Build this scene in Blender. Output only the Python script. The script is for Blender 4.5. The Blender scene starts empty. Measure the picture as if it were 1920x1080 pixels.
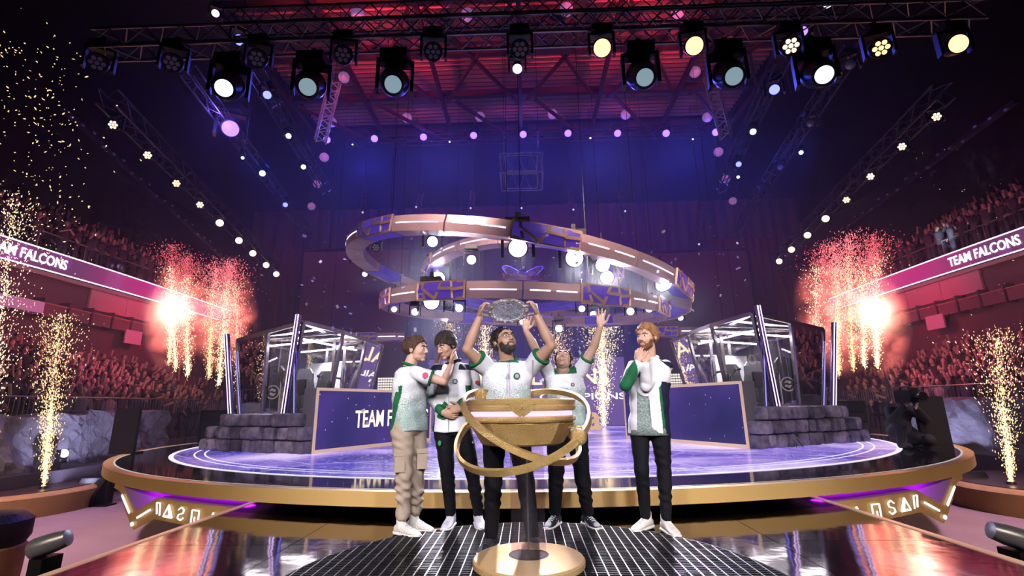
import bpy, bmesh, math, random
import numpy as np
from mathutils import Vector as V, Matrix
random.seed(7); rng = np.random.default_rng(7)
S = bpy.context.scene
COL = S.collection
PI = math.pi

# ------------------------------------------------------------------ camera
FPX, TILT, CXP, CAMH, ROLL = 900.0, math.radians(13.8), 985.0, 1.05, math.radians(0.85)
YAW = math.atan((CXP - 960) / FPX * math.cos(TILT))
_f = V((-math.sin(YAW) * math.cos(TILT), math.cos(YAW) * math.cos(TILT), math.sin(TILT)))
_r0 = V((math.cos(YAW), math.sin(YAW), 0)); _u0 = _r0.cross(_f)
_r = _r0 * math.cos(ROLL) - _u0 * math.sin(ROLL); _u = _u0 * math.cos(ROLL) + _r0 * math.sin(ROLL)
CAM = V((0, 0, CAMH))
cd = bpy.data.cameras.new('camera'); cam = bpy.data.objects.new('camera', cd); COL.objects.link(cam)
cd.sensor_width = 36; cd.lens = 36 * FPX / 1920; cd.clip_end = 200; cd.clip_start = 0.05
cam.matrix_world = Matrix(((_r.x, _u.x, -_f.x, 0), (_r.y, _u.y, -_f.y, 0), (_r.z, _u.z, -_f.z, CAMH), (0, 0, 0, 1)))
S.camera = cam
def ray(px, py): return _f + _r * ((px - 960) / FPX) + _u * ((540 - py) / FPX)
def AY(px, py, y): d = ray(px, py); return CAM + d * (y / d.y)      # photo point at a known distance
def AZ(px, py, z): d = ray(px, py); return CAM + d * ((z - CAMH) / d.z)  # photo point at a known height
def AX(px, py, x): d = ray(px, py); return CAM + d * (x / d.x)

# ------------------------------------------------------------------ view and world
S.view_settings.view_transform = 'Standard'; S.view_settings.look = 'None'
S.view_settings.exposure = 0.0; S.view_settings.gamma = 1.0; S.view_settings.use_curve_mapping = False
w = bpy.data.worlds.new('hall_dark'); S.world = w; w.use_nodes = True
w.node_tree.nodes['Background'].inputs[0].default_value = (0.02, 0.015, 0.06, 1)
w.node_tree.nodes['Background'].inputs[1].default_value = 0.12
cy = S.cycles
cy.max_bounces = 4; cy.diffuse_bounces = 1; cy.glossy_bounces = 3; cy.transmission_bounces = 3
cy.transparent_max_bounces = 14; cy.volume_bounces = 0; cy.sample_clamp_indirect = 4.0; cy.sample_clamp_direct = 0
cy.caustics_reflective = False; cy.caustics_refractive = False
cy.volume_step_rate = 2.0; cy.volume_max_steps = 128
cy.use_light_tree = False; cy.use_denoising = True; cy.use_adaptive_sampling = True; cy.adaptive_threshold = .06; cy.adaptive_min_samples = 16

# ------------------------------------------------------------------ main lights
def spot(name, loc, to, power, color, deg, blend=0.5, radius=0.12):
    l = bpy.data.lights.new(name, 'SPOT'); l.energy = power; l.color = color
    l.spot_size = math.radians(deg); l.spot_blend = blend; l.shadow_soft_size = radius
    o = bpy.data.objects.new(name, l); COL.objects.link(o); o.location = loc
    o.rotation_euler = (V(to) - V(loc)).to_track_quat('-Z', 'Y').to_euler(); return o
def point(name, loc, power, color, radius=0.3):
    l = bpy.data.lights.new(name, 'POINT'); l.energy = power; l.color = color; l.shadow_soft_size = radius
    o = bpy.data.objects.new(name, l); COL.objects.link(o); o.location = loc; return o
# follow spots at the front-of-house position behind the photographer
spot('front_of_house_spot', (-6, -11, 8.5), (-0.3, 4.4, 1.0), 7800, (.96, .92, 1), 22, .6, .5)
spot('front_of_house_spot', (6, -11, 8.5), (0.5, 4.4, 1.0), 7800, (.92, .9, 1), 22, .6, .5)
spot('front_of_house_spot', (0, -13, 7.0), (0, 4.2, .9), 4500, (1, .95, .95), 16, .6, .5)
for s in (-1, 1):   # added unseen spots: warm on the stage edge, lilac on the hall floor
    spot('stage_edge_fill', (s * 9, -9, 7.5), (s * 4.6, 6.6, 0), 5200, (1, .78, .52), 34, .7, .4)
    spot('hall_floor_fill', (s * 9.5, 4.5, 8.5), (s * 9.6, 8.4, -1.1), 5500, (1, .64, .80), 48, .8, .3)
# wash lamps: red into the roof, blue onto the back drape, pink onto the stands
for x in (-6, 6):
    spot('roof_wash_lamp', (x, 9.5, 14.2), (x * .7, 18, 16.4), 3000, (1, .04, .08), 110, .8, .2)
    spot('roof_wash_lamp', (x, 15.5, 13.4), (x * .7, 18, 16.3), 380, (1, .05, .10), 150, .8, .3)
for x in (-12, -4, 4, 12):
    spot('drape_wash_lamp', (x, 27, 1.5), (x, 34, 6.5), 900, (.08, .12, 1), 100, .9, .3)
for x in (-8, -4, 0, 4, 8):   # the far row of violet lamps under the roof edge
    spot('far_row_beam', (x, 22.9, 14.6), (x * .8, 9, 0), 1700, (.07, .09, 1), 62, .7, .3)
for s in (-1, 1):             # blue lamps of the side trusses; spots added to brighten stage and rings
    spot('blue_truss_beam', (s * 9.6, 14, 9.6), (s * 5, 26, 3), 1300, (.04, .07, 1), 75, .8, .2)
    spot('stage_fill_spot', (s * 3.4, 6.9, 6.0), (s * 4.8, 10.5, .8), 700, (.82, .74, 1), 70, .8, .2)
    spot('ring_fill_spot', (s * 1.6, 6.9, 6.0), (s * 1.5, 11.5, 3.8), 520, (1, .72, .68), 80, .8, .2)
for s in (-1, 1):
    spot('stand_wall_fill', (s * 12.5, 22.5, 6.8), (s * 18.7, 23.5, 5.5), 900, (1, .05, .15), 75, .8, .3)  # added unseen spot that brightens the back wall of the stand
    spot('stand_wash_lamp', (s * 9, 23, 8.5), (s * 18, 19, 5.0), 420, (1, .05, .38), 75, .8, .4)
# ------------------------------------------------------------------ helpers
ORG = {}
def tag(o, label=None, cat=None, group=None, kind=None):
    if label: o['label'] = label
    if cat: o['category'] = cat
    if group: o['group'] = group
    if kind: o['kind'] = kind
    return o
def empty(name, loc, label=None, cat=None, group=None):
    o = bpy.data.objects.new(name, None); COL.objects.link(o); o.location = loc; o.empty_display_size = .1
    ORG[o] = V(loc); return tag(o, label, cat, group)
def link(name, me, parent=None, org=None):
    o = bpy.data.objects.new(name, me); COL.objects.link(o)
    if parent is not None: o.parent = parent; ORG[o] = ORG[parent]
    else: ORG[o] = V(org or (0, 0, 0)); o.location = ORG[o]
    return o
def frame_of(t):
    t = V(t).normalized(); a = V((0, 0, 1)) if abs(t.z) < .9 else V((0, 1, 0))
    x = t.cross(a).normalized(); return x, x.cross(t).normalized(), t
class MB:
    def __init__(s): s.v = []; s.f = []; s.m = []
    def add(s, vs, fs, mi=0):
        b = len(s.v); s.v += [V(p) for p in vs]; s.f += [tuple(i + b for i in f) for f in fs]; s.m += [mi] * len(fs); return s
    def box(s, c, d, R=None, mi=0):
        c = V(c); vs = []
        for z in (-1, 1):
            for y in (-1, 1):
                for x in (-1, 1):
                    p = V((x * d[0] / 2, y * d[1] / 2, z * d[2] / 2)); vs.append(c + (R @ p if R else p))
        return s.add(vs, [(0, 2, 3, 1), (4, 5, 7, 6), (0, 1, 5, 4), (2, 6, 7, 3), (0, 4, 6, 2), (1, 3, 7, 5)], mi)
    def bar(s, p, q, w, h=None, up=(0, 0, 1), mi=0):
        p, q = V(p), V(q); t = (q - p).normalized(); up = V(up)
        if abs(t.dot(up)) > .98: up = V((0, 1, 0))
        x = t.cross(up).normalized(); y = x.cross(t); h = h or w; x = x * w / 2; y = y * h / 2
        vs = [a + i * x + j * y for a in (p, q) for i, j in ((-1, -1), (1, -1), (1, 1), (-1, 1))]
        return s.add(vs, [(3, 2, 1, 0), (4, 5, 6, 7), (0, 1, 5, 4), (1, 2, 6, 5), (2, 3, 7, 6), (3, 0, 4, 7)], mi)
    def tube(s, pts, r, n=8, closed=False, mi=0, cap=True):
        pts = [V(p) for p in pts]; m = len(pts); rs = r if isinstance(r, (list, tuple)) else [r] * m; vs = []
        px = None
        for i, p in enumerate(pts):
            a = pts[i - 1] if (i or closed) else p; b = pts[(i + 1) % m] if (i < m - 1 or closed) else p
            t = (b - a).normalized()
            if px is None: px, py, _ = frame_of(t)
            px = (px - t * px.dot(t)).normalized(); py = t.cross(px)
            vs += [p + (px * math.cos(k * 2 * PI / n) + py * math.sin(k * 2 * PI / n)) * rs[i] for k in range(n)]
        fs = []
        for i in range(m if closed else m - 1):
            j = (i + 1) % m
            fs += [(i * n + k, i * n + (k + 1) % n, j * n + (k + 1) % n, j * n + k) for k in range(n)]
        if cap and not closed: fs += [tuple(range(n - 1, -1, -1)), tuple((m - 1) * n + k for k in range(n))]
        return s.add(vs, fs, mi)
    def lathe(s, prof, n=24, M=None, mi=0):
        vs = [V((r * math.cos(2 * PI * k / n), r * math.sin(2 * PI * k / n), z)) for r, z in prof for k in range(n)]
        if M is not None: vs = [M @ p for p in vs]
        fs = [(i * n + k, i * n + (k + 1) % n, (i + 1) * n + (k + 1) % n, (i + 1) * n + k) for i in range(len(prof) - 1) for k in range(n)]
        fs += [tuple(range(n - 1, -1, -1)), tuple((len(prof) - 1) * n + k for k in range(n))]
        return s.add(vs, fs, mi)
    def ball(s, c, r, nu=16, nv=10, M=None, mi=0):
        r = r if isinstance(r, (tuple, list)) else (r, r, r); c = V(c); vs = [V((0, 0, -r[2]))]
        for j in range(1, nv):
            a = -PI / 2 + PI * j / nv
            vs += [V((r[0] * math.cos(a) * math.cos(2 * PI * k / nu), r[1] * math.cos(a) * math.sin(2 * PI * k / nu), r[2] * math.sin(a))) for k in range(nu)]
        vs.append(V((0, 0, r[2]))); L = len(vs) - 1
        fs = [(0, 1 + (k + 1) % nu, 1 + k) for k in range(nu)]
        for j in range(nv - 2):
            b = 1 + j * nu; fs += [(b + k, b + (k + 1) % nu, b + nu + (k + 1) % nu, b + nu + k) for k in range(nu)]
        b = 1 + (nv - 2) * nu; fs += [(b + k, b + (k + 1) % nu, L) for k in range(nu)]
        vs = [c + p for p in vs]
        if M is not None: vs = [M @ p for p in vs]
        return s.add(vs, fs, mi)
    def prism(s, poly, d, mi=0):
        d = V(d); n = len(poly); p = [V(a) for a in poly]
        return s.add(p + [a + d for a in p], [tuple(range(n - 1, -1, -1)), tuple(range(n, 2 * n))] + [(i, (i + 1) % n, n + (i + 1) % n, n + i) for i in range(n)], mi)
    def strip(s, a, b, mi=0, closed=False):
        n = len(a); k = n if closed else n - 1
        return s.add(list(a) + list(b), [(i, (i + 1) % n, n + (i + 1) % n, n + i) for i in range(k)], mi)
    def mesh(s, name, mats, org=V((0, 0, 0)), smooth=False, fix=True):
        me = bpy.data.meshes.new(name); me.from_pydata([tuple(p - org) for p in s.v], [], s.f)
        for m in (mats if isinstance(mats, (list, tuple)) else [mats]): me.materials.append(m)
        me.polygons.foreach_set('material_index', s.m)
        if fix:
            b = bmesh.new(); b.from_mesh(me); bmesh.ops.recalc_face_normals(b, faces=b.faces); b.to_mesh(me); b.free()
        if smooth: me.polygons.foreach_set('use_smooth', [True] * len(me.polygons))
        if smooth and smooth != 'all': me.set_sharp_from_angle(angle=math.radians(38))
        me.update(); return me
    def build(s, name, mats, parent=None, org=None, smooth=False, fix=True):
        o_ = ORG[parent] if parent is not None else V(org or (0, 0, 0))
        return link(name, s.mesh(name, mats, o_, smooth, fix), parent, org)
def copy_tree(o, parent=None):
    c = o.copy(); COL.objects.link(c); ORG[c] = ORG[o]
    if parent is not None: c.parent = parent
    for ch in o.children: copy_tree(ch, c)
    return c
def text_mesh(txt, size, mat, depth=.004, bold=0.0, align='LEFT'):
    cu = bpy.data.curves.new('lettering', 'FONT'); cu.body = txt; cu.size = size; cu.extrude = depth; cu.align_x = align; cu.offset = bold
    cu.resolution_u = 3
    o = bpy.data.objects.new('lettering', cu); COL.objects.link(o)
    me = bpy.data.meshes.new_from_object(o.evaluated_get(bpy.context.evaluated_depsgraph_get()))
    bpy.data.objects.remove(o); bpy.data.curves.remove(cu); me.materials.clear(); me.materials.append(mat); return me
def basis_m(o, x, y):  # matrix with given x and y axes
    x = V(x).normalized(); y = V(y); y = (y - x * y.dot(x)).normalized(); z = x.cross(y)
    return Matrix(((x.x, y.x, z.x, o[0]), (x.y, y.y, z.y, o[1]), (x.z, y.z, z.z, o[2]), (0, 0, 0, 1)))

# ------------------------------------------------------------------ materials
MATS = {}
def mat(name, col, rough=.5, metal=0.0, emit=None, es=0.0, spec=.5, bump=0.0, bscale=40, var=0.0, vscale=6, col2=None, sample=False, rvar=0.0):
    if name in MATS: return MATS[name]
    m = bpy.data.materials.new(name); m.use_nodes = True; nt = m.node_tree; p = nt.nodes['Principled BSDF']
    p.inputs['Base Color'].default_value = (*col, 1); p.inputs['Roughness'].default_value = rough; p.inputs['Metallic'].default_value = metal
    p.inputs['Specular IOR Level'].default_value = spec
    if emit: p.inputs['Emission Color'].default_value = (*emit, 1); p.inputs['Emission Strength'].default_value = es
    if var or bump or rvar:
        tc = nt.nodes.new('ShaderNodeTexCoord')
    if var:
        nz = nt.nodes.new('ShaderNodeTexNoise'); nz.inputs['Scale'].default_value = vscale; nz.inputs['Detail'].default_value = 5
        mx = nt.nodes.new('ShaderNodeMix'); mx.data_type = 'RGBA'; mp = nt.nodes.new('ShaderNodeMapRange')
        mp.inputs[1].default_value = .35; mp.inputs[2].default_value = .65; mp.inputs[4].default_value = var
        nt.links.new(tc.outputs['Object'], nz.inputs['Vector']); nt.links.new(nz.outputs['Fac'], mp.inputs[0]); nt.links.new(mp.outputs[0], mx.inputs['Factor'])
        mx.inputs['A'].default_value = (*col, 1); mx.inputs['B'].default_value = (*(col2 or tuple(c * .4 for c in col)), 1)
        nt.links.new(mx.outputs['Result'], p.inputs['Base Color'])
    if rvar:
        n3 = nt.nodes.new('ShaderNodeTexNoise'); n3.inputs['Scale'].default_value = 2.2; n3.inputs['Detail'].default_value = 4
        m3 = nt.nodes.new('ShaderNodeMapRange'); m3.inputs[3].default_value = rough; m3.inputs[4].default_value = rough + rvar
        nt.links.new(tc.outputs['Object'], n3.inputs['Vector']); nt.links.new(n3.outputs['Fac'], m3.inputs[0]); nt.links.new(m3.outputs[0], p.inputs['Roughness'])
    if bump:
        n2 = nt.nodes.new('ShaderNodeTexNoise'); n2.inputs['Scale'].default_value = bscale; n2.inputs['Detail'].default_value = 4
        b = nt.nodes.new('ShaderNodeBump'); b.inputs['Strength'].default_value = bump; b.inputs['Distance'].default_value = .02 if bscale > 5 else .12
        nt.links.new(tc.outputs['Object'], n2.inputs['Vector']); nt.links.new(n2.outputs['Fac'], b.inputs['Height']); nt.links.new(b.outputs[0], p.inputs['Normal'])
    if emit and not sample: m.cycles.emission_sampling = 'NONE'
    MATS[name] = m; return m
def glow(name, col, es, sample=False):
    return mat(name, (.02, .02, .02), .6, 0, col, es, sample=sample)
def glass(name, tint=(1, 1, 1), refl=.12, rough=.02, clear=1.0, flat=False):
    m = bpy.data.materials.new(name); m.use_nodes = True; nt = m.node_tree; nt.nodes.clear()
    o = nt.nodes.new('ShaderNodeOutputMaterial'); t = nt.nodes.new('ShaderNodeBsdfTransparent'); g = nt.nodes.new('ShaderNodeBsdfGlossy'); x = nt.nodes.new('ShaderNodeMixShader')
    fr = nt.nodes.new('ShaderNodeFresnel'); fr.inputs[0].default_value = 1.45
    ad = nt.nodes.new('ShaderNodeMath'); ad.operation = 'ADD'; ad.inputs[1].default_value = refl; ad.use_clamp = True
    t.inputs[0].default_value = (*[c * clear for c in tint], 1); g.inputs[1].default_value = rough
    nt.links.new(fr.outputs[0], ad.inputs[0]); x.inputs[0].default_value = refl
    if not flat: nt.links.new(ad.outputs[0], x.inputs[0])
    nt.links.new(t.outputs[0], x.inputs[1]); nt.links.new(g.outputs[0], x.inputs[2]); nt.links.new(x.outputs[0], o.inputs[0])
    MATS[name] = m; return m

GOLD = mat('brushed_gold', (.80, .52, .20), .38, .5, bump=.05, bscale=120, var=.3, vscale=1.5, col2=(.66, .41, .15))
GOLDLEAF = mat('gold_leaf', (.92, .62, .24), .38, .82, bump=.7, bscale=150, var=.6, vscale=8, col2=(.72, .45, .15))
GOLDMATTE = mat('gold_paint', (.70, .42, .16), .5, .25, var=.3, vscale=2)
BLACK = mat('black_paint', (.008, .008, .01), .45)
BLACKGLOSS = mat('black_gloss', (.012, .01, .014), .07, spec=.8)
BLACKMETAL = mat('black_metal', (.014, .014, .018), .35, .3, bump=.05)
TRUSSM = mat('truss_aluminium', (.30, .27, .26), .38, .9)
TRUSSD = mat('dark_truss', (.05, .05, .07), .45, .6)
STEEL = mat('polished_steel', (.6, .6, .66), .22, .95)
WHITEL = glow('white_lamp_glass', (1, .97, .95), 10)
# ------------------------------------------------------------------ the hall
FLZ = -1.15
floor = MB().box((0, 14, FLZ - .1), (60, 60, .2)).build('floor', mat('floor_carpet', (.40, .28, .30), .7, bump=.1, var=.35, vscale=1.2, col2=(.28, .18, .21)), org=(0, 14, FLZ)); tag(floor, kind='structure')
def drape(name, x0, x1, y, z0, z1, m, amp=.12, wl=.55, seg=.11):
    n = max(4, int((x1 - x0) / seg)); a, b = [], []
    for i in range(n + 1):
        x = x0 + (x1 - x0) * i / n; yy = y + amp * math.sin(x / wl * 2 * PI + .7 * math.sin(x * 1.7))
        a.append((x, yy, z0)); b.append((x, yy + .02, z1))
    return MB().strip(a, b).build(name, m, org=((x0 + x1) / 2, y, z0), smooth=True)
DRAPE = mat('black_velvet', (.035, .035, .06), .9, var=.3, vscale=.5)
wb = drape('wall_back', -21, 21, 34.5, FLZ, 16.4, mat('backdrop_cloth', (.10, .12, .24), .9), .10, .9, .15); tag(wb, kind='structure')
for s, n in ((-1, 'wall_left'), (1, 'wall_right')):
    o = MB().box((s * 26, 14, 7.5), (.3, 62, 18)).build(n, BLACK, org=(s * 26, 14, FLZ)); tag(o, kind='structure')
o = MB().box((0, -16, 7.5), (52, .3, 18)).build('wall_front', BLACK, org=(0, -16, FLZ)); tag(o, kind='structure')
# ceiling: black boards round an opening in which the corrugated roof shows
ce = empty('ceiling', (0, 14, 16.2)); tag(ce, kind='structure')
for c, d in (((-18.7, 14, 16.2), (14.8, 62, .2)), ((18.7, 14, 16.2), (14.8, 62, .2)), ((0, 29.4, 16.2), (22.6, 11.6, .2)), ((0, -5, 16.2), (22.6, 22, .2))):
    MB().box(c, d).build('ceiling_board', BLACK, ce)
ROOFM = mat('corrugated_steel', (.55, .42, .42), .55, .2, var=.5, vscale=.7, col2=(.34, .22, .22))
ROOFSHADE = mat('corrugated_flute_shade', (.16, .09, .09), .6, .2)  # flute shade painted in: darker copy of the roof steel
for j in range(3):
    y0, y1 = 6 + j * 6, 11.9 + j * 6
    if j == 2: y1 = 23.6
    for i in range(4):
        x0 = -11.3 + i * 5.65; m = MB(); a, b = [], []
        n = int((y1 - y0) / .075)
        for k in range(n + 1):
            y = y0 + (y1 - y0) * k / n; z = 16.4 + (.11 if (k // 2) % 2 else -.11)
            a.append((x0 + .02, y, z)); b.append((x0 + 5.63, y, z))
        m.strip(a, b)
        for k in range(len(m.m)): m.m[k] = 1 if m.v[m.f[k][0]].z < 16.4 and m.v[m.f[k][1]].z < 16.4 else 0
        m.build('roof_sheet', [ROOFM, ROOFSHADE], ce)
BEAM = mat('roof_steel', (.05, .03, .035), .6, .2)
def beam(p, q, w, h):
    o = MB().bar(p, q, w, h).build('roof_beam', BEAM, ce)
for y in (8.5, 12.2, 14.6, 17.4, 20.2, 23.3): beam((-11.3, y, 15.7), (11.3, y, 15.7), .22, .34)
for x in (-11.2, -7.5, -3.8, 0, 3.8, 7.5, 11.2): beam((x, 7, 15.5), (x, 23.4, 15.5), .16, .22)
for x in (-9.6, -5.7, -1.9, 1.9, 5.7, 9.6):
    for y0, y1, d in ((14.6, 20.2, 1.6), (14.6, 20.2, -1.6), (20.2, 23.3, 1.2)):
        beam((x - d, y0, 15.3), (x + d, y1, 15.3), .12, .14)
DUCT = mat('vent_duct', (.06, .05, .06), .5)
for x, y in ((-1.6, 12.6), (1.3, 12.6), (1.3, 16)):
    o = MB().box((x, y, 15.2), (1.5, 1.1, .9)).build('vent_box', DUCT, ce)
# side drapes and dark projection screens at the rear corners
for s, sd in ((-1, 'left'), (1, 'right')):
    o = drape('side_drape', *sorted((s * 16.6, s * 12.7)), 30.2, FLZ, 11.5, mat('dark_red_drape', (.12, .06, .06), .9), .13, .5)
    tag(o, 'dark pleated drape hanging behind the %s glass booth' % sd, 'drape', 'side drapes')
    a = AY(568, 470, 27.5) if s < 0 else AY(1402, 468, 27.5)
    x1 = s * 6.9; xx = sorted((a.x, x1)); r = empty('projection_screen', ((xx[0] + xx[1]) / 2, 27.5, 2), 'dark violet projection screen on the %s behind the hanging rings' % sd, 'screen', 'projection screens')
    MB().box(((xx[0] + xx[1]) / 2, 27.5, (a.z + 2.5) / 2), (xx[1] - xx[0] - .2, .05, a.z - 2.5 - .2)).build('screen_cloth', mat('screen_cloth', (.14, .09, .13), .8), r)
    m = MB()
    for x in xx: m.bar((x, 27.5, 2.4), (x, 27.5, a.z), .12)
    for z in (2.45, a.z): m.bar((xx[0], 27.5, z), (xx[1], 27.5, z), .12)
    m.build('screen_frame', TRUSSD, r)
    for x in xx: MB().tube([(x, 27.5, a.z), (x, 27.5, 16.3)], .015, 6).build('screen_cable', BLACKMETAL, r)

# ------------------------------------------------------------------ main round stage
SY, SRX, SRY, SZ = 12.9, 8.77, 7.88, .23
def ell(k, z, t0=-180, t1=180, n=180):
    out = []
    for i in range(n + 1):
        t = math.radians(t0 + (t1 - t0) * i / n); out.append(V((k * SRX * math.sin(t), SY - k * SRY * math.cos(t), z)))
    return out
def led_floor():
    m = bpy.data.materials.new('led_floor_map'); m.use_nodes = True; nt = m.node_tree; N = nt.nodes.new; L = nt.links.new
    p = nt.nodes['Principled BSDF']; p.inputs['Roughness'].default_value = .22; p.inputs['Base Color'].default_value = (.05, .04, .10, 1)
    tc = N('ShaderNodeTexCoord'); mp = N('ShaderNodeMapping'); L(tc.outputs['Object'], mp.inputs[0])
    n1 = N('ShaderNodeTexNoise'); n1.inputs['Scale'].default_value = .38; n1.inputs['Detail'].default_value = 5; n1.inputs['Distortion'].default_value = .7; L(mp.outputs[0], n1.inputs['Vector'])
    cr = N('ShaderNodeValToRGB'); e = cr.color_ramp.elements
    e[0].position = .34; e[0].color = (.010, .012, .20, 1); e[1].position = .66; e[1].color = (.80, .62, 1, 1)
    a = cr.color_ramp.elements.new(.45); a.color = (.05, .04, .42, 1); a = cr.color_ramp.elements.new(.56); a.color = (.26, .16, .68, 1)
    L(n1.outputs['Fac'], cr.inputs[0])
    # fine drawn map: contour lines and ray lines
    n2 = N('ShaderNodeTexNoise'); n2.inputs['Scale'].default_value = .9; n2.inputs['Detail'].default_value = 6; n2.inputs['Distortion'].default_value = 1.2; L(mp.outputs[0], n2.inputs['Vector'])
    pp = N('ShaderNodeMath'); pp.operation = 'PINGPONG'; pp.inputs[1].default_value = .045; L(n2.outputs['Fac'], pp.inputs[0])
    lt = N('ShaderNodeMapRange'); lt.inputs[1].default_value = .0; lt.inputs[2].default_value = .009; lt.inputs[3].default_value = 1; lt.inputs[4].default_value = 0; L(pp.outputs[0], lt.inputs[0])
    vo = N('ShaderNodeTexVoronoi'); vo.feature = 'DISTANCE_TO_EDGE'; vo.inputs['Scale'].default_value = .42; L(mp.outputs[0], vo.inputs['Vector'])
    l2 = N('ShaderNodeMapRange'); l2.inputs[1].default_value = .0; l2.inputs[2].default_value = .012; l2.inputs[3].default_value = 1; l2.inputs[4].default_value = 0; L(vo.outputs['Distance'], l2.inputs[0])
    ad = N('ShaderNodeMath'); ad.operation = 'MAXIMUM'; L(lt.outputs[0], ad.inputs[0]); L(l2.outputs[0], ad.inputs[1])
    n4 = N('ShaderNodeTexNoise'); n4.inputs['Scale'].default_value = .6; L(mp.outputs[0], n4.inputs['Vector'])
    ml = N('ShaderNodeMath'); ml.operation = 'MULTIPLY'; L(ad.outputs[0], ml.inputs[0]); L(n4.outputs['Fac'], ml.inputs[1])
    mx = N('ShaderNodeMix'); mx.data_type = 'RGBA'; L(ml.outputs[0], mx.inputs['Factor']); L(cr.outputs[0], mx.inputs['A']); mx.inputs['B'].default_value = (.85, .8, 1, 1)
    L(mx.outputs['Result'], p.inputs['Emission Color']); p.inputs['Emission Strength'].default_value = .85
    m.cycles.emission_sampling = 'NONE'
    return m
stage = empty('stage', (0, SY, FLZ)); tag(stage, kind='structure')
MB().add(ell(.885, SZ)[:-1], [tuple(range(180))]).build('led_floor', led_floor(), stage)
MB().strip(ell(.885, SZ), ell(.985, SZ)).build('black_border', BLACKGLOSS, stage)
WL = glow('white_line_light', (.86, .8, 1), 1.1)
for k, wd in ((.885, .009), (.845, .0035), (.825, .0035)):
    MB().strip(ell(k, SZ + .004), ell(k + wd, SZ + .004)).build('white_ring_line', WL, stage)
o = MB().strip(ell(.985, SZ + .001), ell(1, SZ + .001)); o.strip(ell(1, SZ), ell(1, .085)); o.strip(ell(1, .085), ell(.97, .085)); o.build('gold_rim', GOLD, stage, smooth=True)
MB().strip(ell(.9815, SZ + .005), ell(.9845, SZ + .005)).build('rim_highlight', glow('rim_highlight_glow', (1, .9, .85), .55), stage)  # highlight on the gold rim put in as a faint glowing strip
MB().strip(ell(.97, .085), ell(.90, .08)).strip(ell(.90, .08), ell(.875, -.45)).strip(ell(.875, -.45), ell(.85, FLZ)).build('skirt', mat('purple_skirt', (.22, .12, .32), .5), stage, smooth=True)
MAG = glow('magenta_led', (.62, .02, 1), 5, True)
for s in (-1, 1):
    MB().strip(ell(.945, .078, s * 24, s * 50, 40), ell(.93, .078, s * 24, s * 50, 40)).build('magenta_led_strip', MAG, stage)
# zig-zag gold fascia with the white signs
def fz(t):
    a = abs(t)
    if a < 33.3: return -.02, -.27
    if a < 37.3: q = (a - 33.3) / 4; return -.02 - .21 * q, -.27 - .20 * q
    if a < 43.5: q = (a - 37.3) / 6.2; return -.23 + .31 * q, -.47 + .40 * q
    return .08, -.07
FK = .982
for s in (-1, 1):
    top, bot, bk = [], [], []
    for i in range(141):
        t = s * (14 + 33 * i / 140); a, b = fz(t); q = math.radians(t); x, y = FK * SRX * math.sin(q), SY - FK * SRY * math.cos(q)
        top.append(V((x, y, a))); bot.append(V((x, y, b))); bk.append(V((x * .93, SY + (y - SY) * .93, a + .02)))
    MB().strip(top, bot).build('gold_fascia', GOLDMATTE, stage, smooth=True)
    MB().strip(top, bk).build('fascia_shelf', mat('lilac_shelf', (.45, .3, .55), .5), stage, smooth=True)
    def onf(t, z): q = math.radians(t); return V(((FK + .003) * SRX * math.sin(q), SY - (FK + .003) * SRY * math.cos(q), z))
    SG = glow('white_sign_glow', (1, .96, .95), 1.3)  # light on the painted strokes put in as emission
    def sign(lines, wd=.015):
        m = MB()
        for ln in lines:
            for (a, b), (c, d) in zip(ln[:-1], ln[1:]): m.bar(onf(s * a, b), onf(s * c, d), wd, .012, (0, -1, 0))
        m.build('sign_stroke', SG, stage)
    sign([[(32.6, -.2), (32.9, -.07), (32.3, -.07)], [(32.3, -.07), (32.1, -.21)]])
    sign([[(31.5, -.21), (30.8, -.07), (30.1, -.21), (31.5, -.21)], [(30.8, -.1), (30.5, -.2), (31.1, -.2)]])
    sign([[(29.3, -.11), (28.9, -.075), (28.5, -.1), (28.6, -.14), (29.2, -.16), (29.3, -.2), (28.8, -.22), (28.5, -.19)]])
    sign([[(27.4, -.23), (27.4, -.09), (26.5, -.09), (26.5, -.23), (27.0, -.23), (27.0, -.16)]])
    sign([[(25.2, -.22), (24.8, -.09), (24.4, -.22)]])
    sign([[(36.4, -.30), (33.9, -.165)]], .026); sign([[(38.4, -.27), (41.6, -.09)]], .026); sign([[(37.3, -.37), (37.0, -.39), (37.3, -.41), (37.6, -.39), (37.3, -.37)]], .02)

# ------------------------------------------------------------------ front walkway (mirror deck) and round grating
deck = empty('front_walkway', (0, 3, FLZ)); tag(deck, kind='structure')
MIRROR = mat('mirror_deck', (.36, .31, .33), .045, 1.0, bump=.035, bscale=1.6, rvar=.05)
xs = [-3.2, -1.9, 0, 1.9, 3.2]; ys = [-1.2, 1.2, 2.7, 4.15, 5.25, 6.4]
for i in range(4):
    for j in range(5):
        MB().box(((xs[i] + xs[i + 1]) / 2, (ys[j] + ys[j + 1]) / 2, -.03), (xs[i + 1] - xs[i] - .006, ys[j + 1] - ys[j] - .006, .06)).build('deck_panel', MIRROR, deck)
for s in (-1, 1):
    MB().box((s * 3.225, 2.6, -.03), (.05, 7.6, .075)).build('deck_edge_trim', mat('pale_gold_trim', (.85, .55, .36), .35, .6, emit=(1, .6, .4), es=.25), deck)
    MB().box((s * 3.2, 2.6, -.62), (.03, 7.6, 1.06)).build('deck_side', BLACK, deck)
gr = empty('round_grating', (0, 3.17, 0), 'round black floor grating with pale bars beneath the golden trophy stand', 'grating')
GC, GR = V((0, 3.17, .004)), 1.57
DARKB = mat('grate_dark_bar', (.02, .02, .022), .3, .7); PALEB = mat('grate_pale_bar', (.72, .7, .7), .3, .9)
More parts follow.
